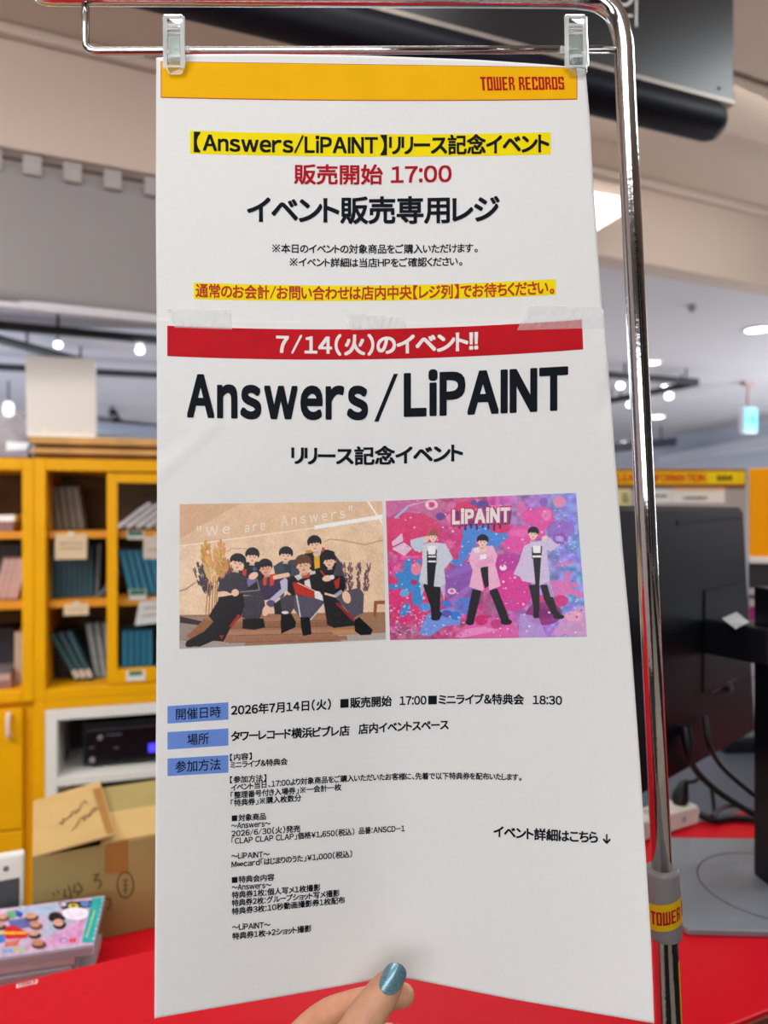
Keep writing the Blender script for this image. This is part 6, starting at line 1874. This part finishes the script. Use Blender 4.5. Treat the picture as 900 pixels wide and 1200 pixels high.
limb(hm, [hp(338, 1366, 0.514, 9.5), hp(372, 1328, 0.515, 8.2), hp(404, 1308, 0.513, 7.6), hp(434, 1298, 0.508, 7), hp(452, 1297, 0.503, 6.2)])
for b in (hp(312, 1268, 0.480, 12), hp(316, 1300, 0.495, 12.5), hp(326, 1334, 0.504, 12.5), hp(338, 1366, 0.508, 11.5)):
    limb(hm, [wr, ((wr[0] + b[0]) / 2, 0.0165), b])
limb(hm, [wr, ((wr[0] + hp(322, 1360, 0.442, 14)[0]) / 2, 0.019), hp(332, 1345, 0.441, 15)])
limb(hm, [hp(318, 1300, 0.462, 12), hp(336, 1290, 0.449, 10), hp(356, 1300, 0.438, 10)])
limb(hm, [hp(235, 1640, 0.40, 33), hp(262, 1550, 0.43, 29), hp(286, 1470, 0.452, 24), wr], 24)
me = bpy.data.meshes.new('hand_rough')
me.from_pydata([tuple(v) for v in hm.v], [], hm.f)
tmp = bpy.data.objects.new('hand_rough', me)
link(tmp)
rm = tmp.modifiers.new('r', 'REMESH')
rm.mode, rm.voxel_size = 'VOXEL', 0.0011
sm = tmp.modifiers.new('s', 'SMOOTH')
sm.factor, sm.iterations = 0.5, 10
dg_ = bpy.context.evaluated_depsgraph_get()
hmesh = bpy.data.meshes.new_from_object(tmp.evaluated_get(dg_))
bpy.data.objects.remove(tmp)
bpy.data.meshes.remove(me)
skin = bpy.data.materials.new('skin')
skin.use_nodes = True
nt = skin.node_tree
b = nt.nodes['Principled BSDF']
tc = nt.nodes.new('ShaderNodeTexCoord')
nz = nt.nodes.new('ShaderNodeTexNoise')
nz.inputs['Scale'].default_value = 60
nz.inputs['Detail'].default_value = 4
nt.links.new(tc.outputs['Object'], nz.inputs['Vector'])
rp = nt.nodes.new('ShaderNodeValToRGB')
rp.color_ramp.elements[0].position, rp.color_ramp.elements[1].position = 0.3, 0.75
rp.color_ramp.elements[0].color = L3((214, 150, 116)) + (1,)
rp.color_ramp.elements[1].color = L3((234, 178, 142)) + (1,)
nt.links.new(nz.outputs['Fac'], rp.inputs['Fac'])
nt.links.new(rp.outputs['Color'], b.inputs['Base Color'])
b.inputs['Roughness'].default_value = 0.5
b.inputs['Subsurface Weight'].default_value = 0.12
b.inputs['Subsurface Radius'].default_value = (0.006, 0.002, 0.001)
nz2 = nt.nodes.new('ShaderNodeTexNoise')
nz2.inputs['Scale'].default_value = 900
nz2.inputs['Detail'].default_value = 3
nt.links.new(tc.outputs['Object'], nz2.inputs['Vector'])
bp = nt.nodes.new('ShaderNodeBump')
bp.inputs['Strength'].default_value = 0.25
bp.inputs['Distance'].default_value = 0.0006
nt.links.new(nz2.outputs['Fac'], bp.inputs['Height'])
nt.links.new(bp.outputs['Normal'], b.inputs['Normal'])
# knuckle creases pressed into the mesh
cre = [((418, 1171), (446, 1184)), ((415, 1177), (441, 1190)), ((421, 1166), (449, 1178)), ((412, 1186), (434, 1197))]
for v in hmesh.vertices:
    p = v.co
    if p.y < 0.437 and p.y > 0.3:
        x, y = 450 + F * p.x / p.y, 600 + F * (CAMZ - p.z) / p.y
        if 400 < x < 470 and 1150 < y < 1215:
            dpt = 0.0
            for (xa, ya), (xb, yb) in cre:
                dx, dy = xb - xa, yb - ya
                k = min(1, max(0, ((x - xa) * dx + (y - ya) * dy) / (dx * dx + dy * dy)))
                bow = 2.2 * (1 - (2 * k - 1) ** 2)
                r2 = (x - xa - k * dx) ** 2 + (y - ya - k * dy + bow - 1) ** 2
                dpt = max(dpt, math.exp(-r2 / 1.6) * math.sin(math.pi * (0.15 + 0.7 * k)))
            p.y += 0.00035 * dpt
hmesh.materials.clear()
hmesh.materials.append(skin)
hmesh.shade_smooth()
ho = P(300, 1425, 0.462)
hmesh.transform(Matrix.Translation(-ho))
hmesh.name = 'hand'
hand = bpy.data.objects.new('hand', hmesh)
link(hand)
hand.location = ho
WL['hand'] = ho
tag(hand, 'hand with a glittery blue thumbnail pinching the bottom edge of the poster', 'hand')
NAIL = bpy.data.materials.new('glitter_nail_polish')
NAIL.use_nodes = True
nt = NAIL.node_tree
b = nt.nodes['Principled BSDF']
tc = nt.nodes.new('ShaderNodeTexCoord')
vo = nt.nodes.new('ShaderNodeTexVoronoi')
vo.inputs['Scale'].default_value = 2600
nt.links.new(tc.outputs['Object'], vo.inputs['Vector'])
rp = nt.nodes.new('ShaderNodeValToRGB')
rp.color_ramp.elements[0].color = L3((62, 112, 140)) + (1,)
rp.color_ramp.elements[1].color = L3((150, 190, 200)) + (1,)
nt.links.new(vo.outputs['Color'], rp.inputs['Fac'])
nt.links.new(rp.outputs['Color'], b.inputs['Base Color'])
b.inputs['Metallic'].default_value = 0.35
b.inputs['Roughness'].default_value = 0.3
b.inputs['Coat Weight'].default_value = 1.0
b.inputs['Coat Roughness'].default_value = 0.06
def nail(nb, ntip, Db, Dt, hw, sag, name, m):
    ax, ay = ntip[0] - nb[0], ntip[1] - nb[1]
    l = math.hypot(ax, ay)
    nx, ny = -ay / l, ax / l
    def fn(u, v):
        tq = 2 * u - 1
        s_ = v
        wv = hw * max(0.02, 1 - abs((s_ - 0.5) / 0.5) ** 3.2) ** 0.5 * (0.92 + 0.08 * s_)
        x, y = nb[0] + ax * s_ + nx * tq * wv, nb[1] + ay * s_ + ny * tq * wv
        return P(x, y, Db + (Dt - Db) * s_ + sag * (tq * wv / hw) ** 2 - 0.0006 * math.sin(math.pi * s_))
    o = build(MB().grid(fn, 24, 24), name, m, hand, smooth='all')
    sd_ = o.modifiers.new('thickness', 'SOLIDIFY')
    sd_.thickness, sd_.offset = 0.0007, 0
    return o
n_ = nail((451.5, 1164.5), (468.5, 1129.5), 0.4322, 0.4378, 13.6, 0.0036, 'thumbnail', NAIL)
n_['label'] = 'glittery blue thumbnail'
nail((458, 1221), (470, 1201), 0.4795, 0.4812, 8, 0.002, 'middle_fingernail', NAIL)
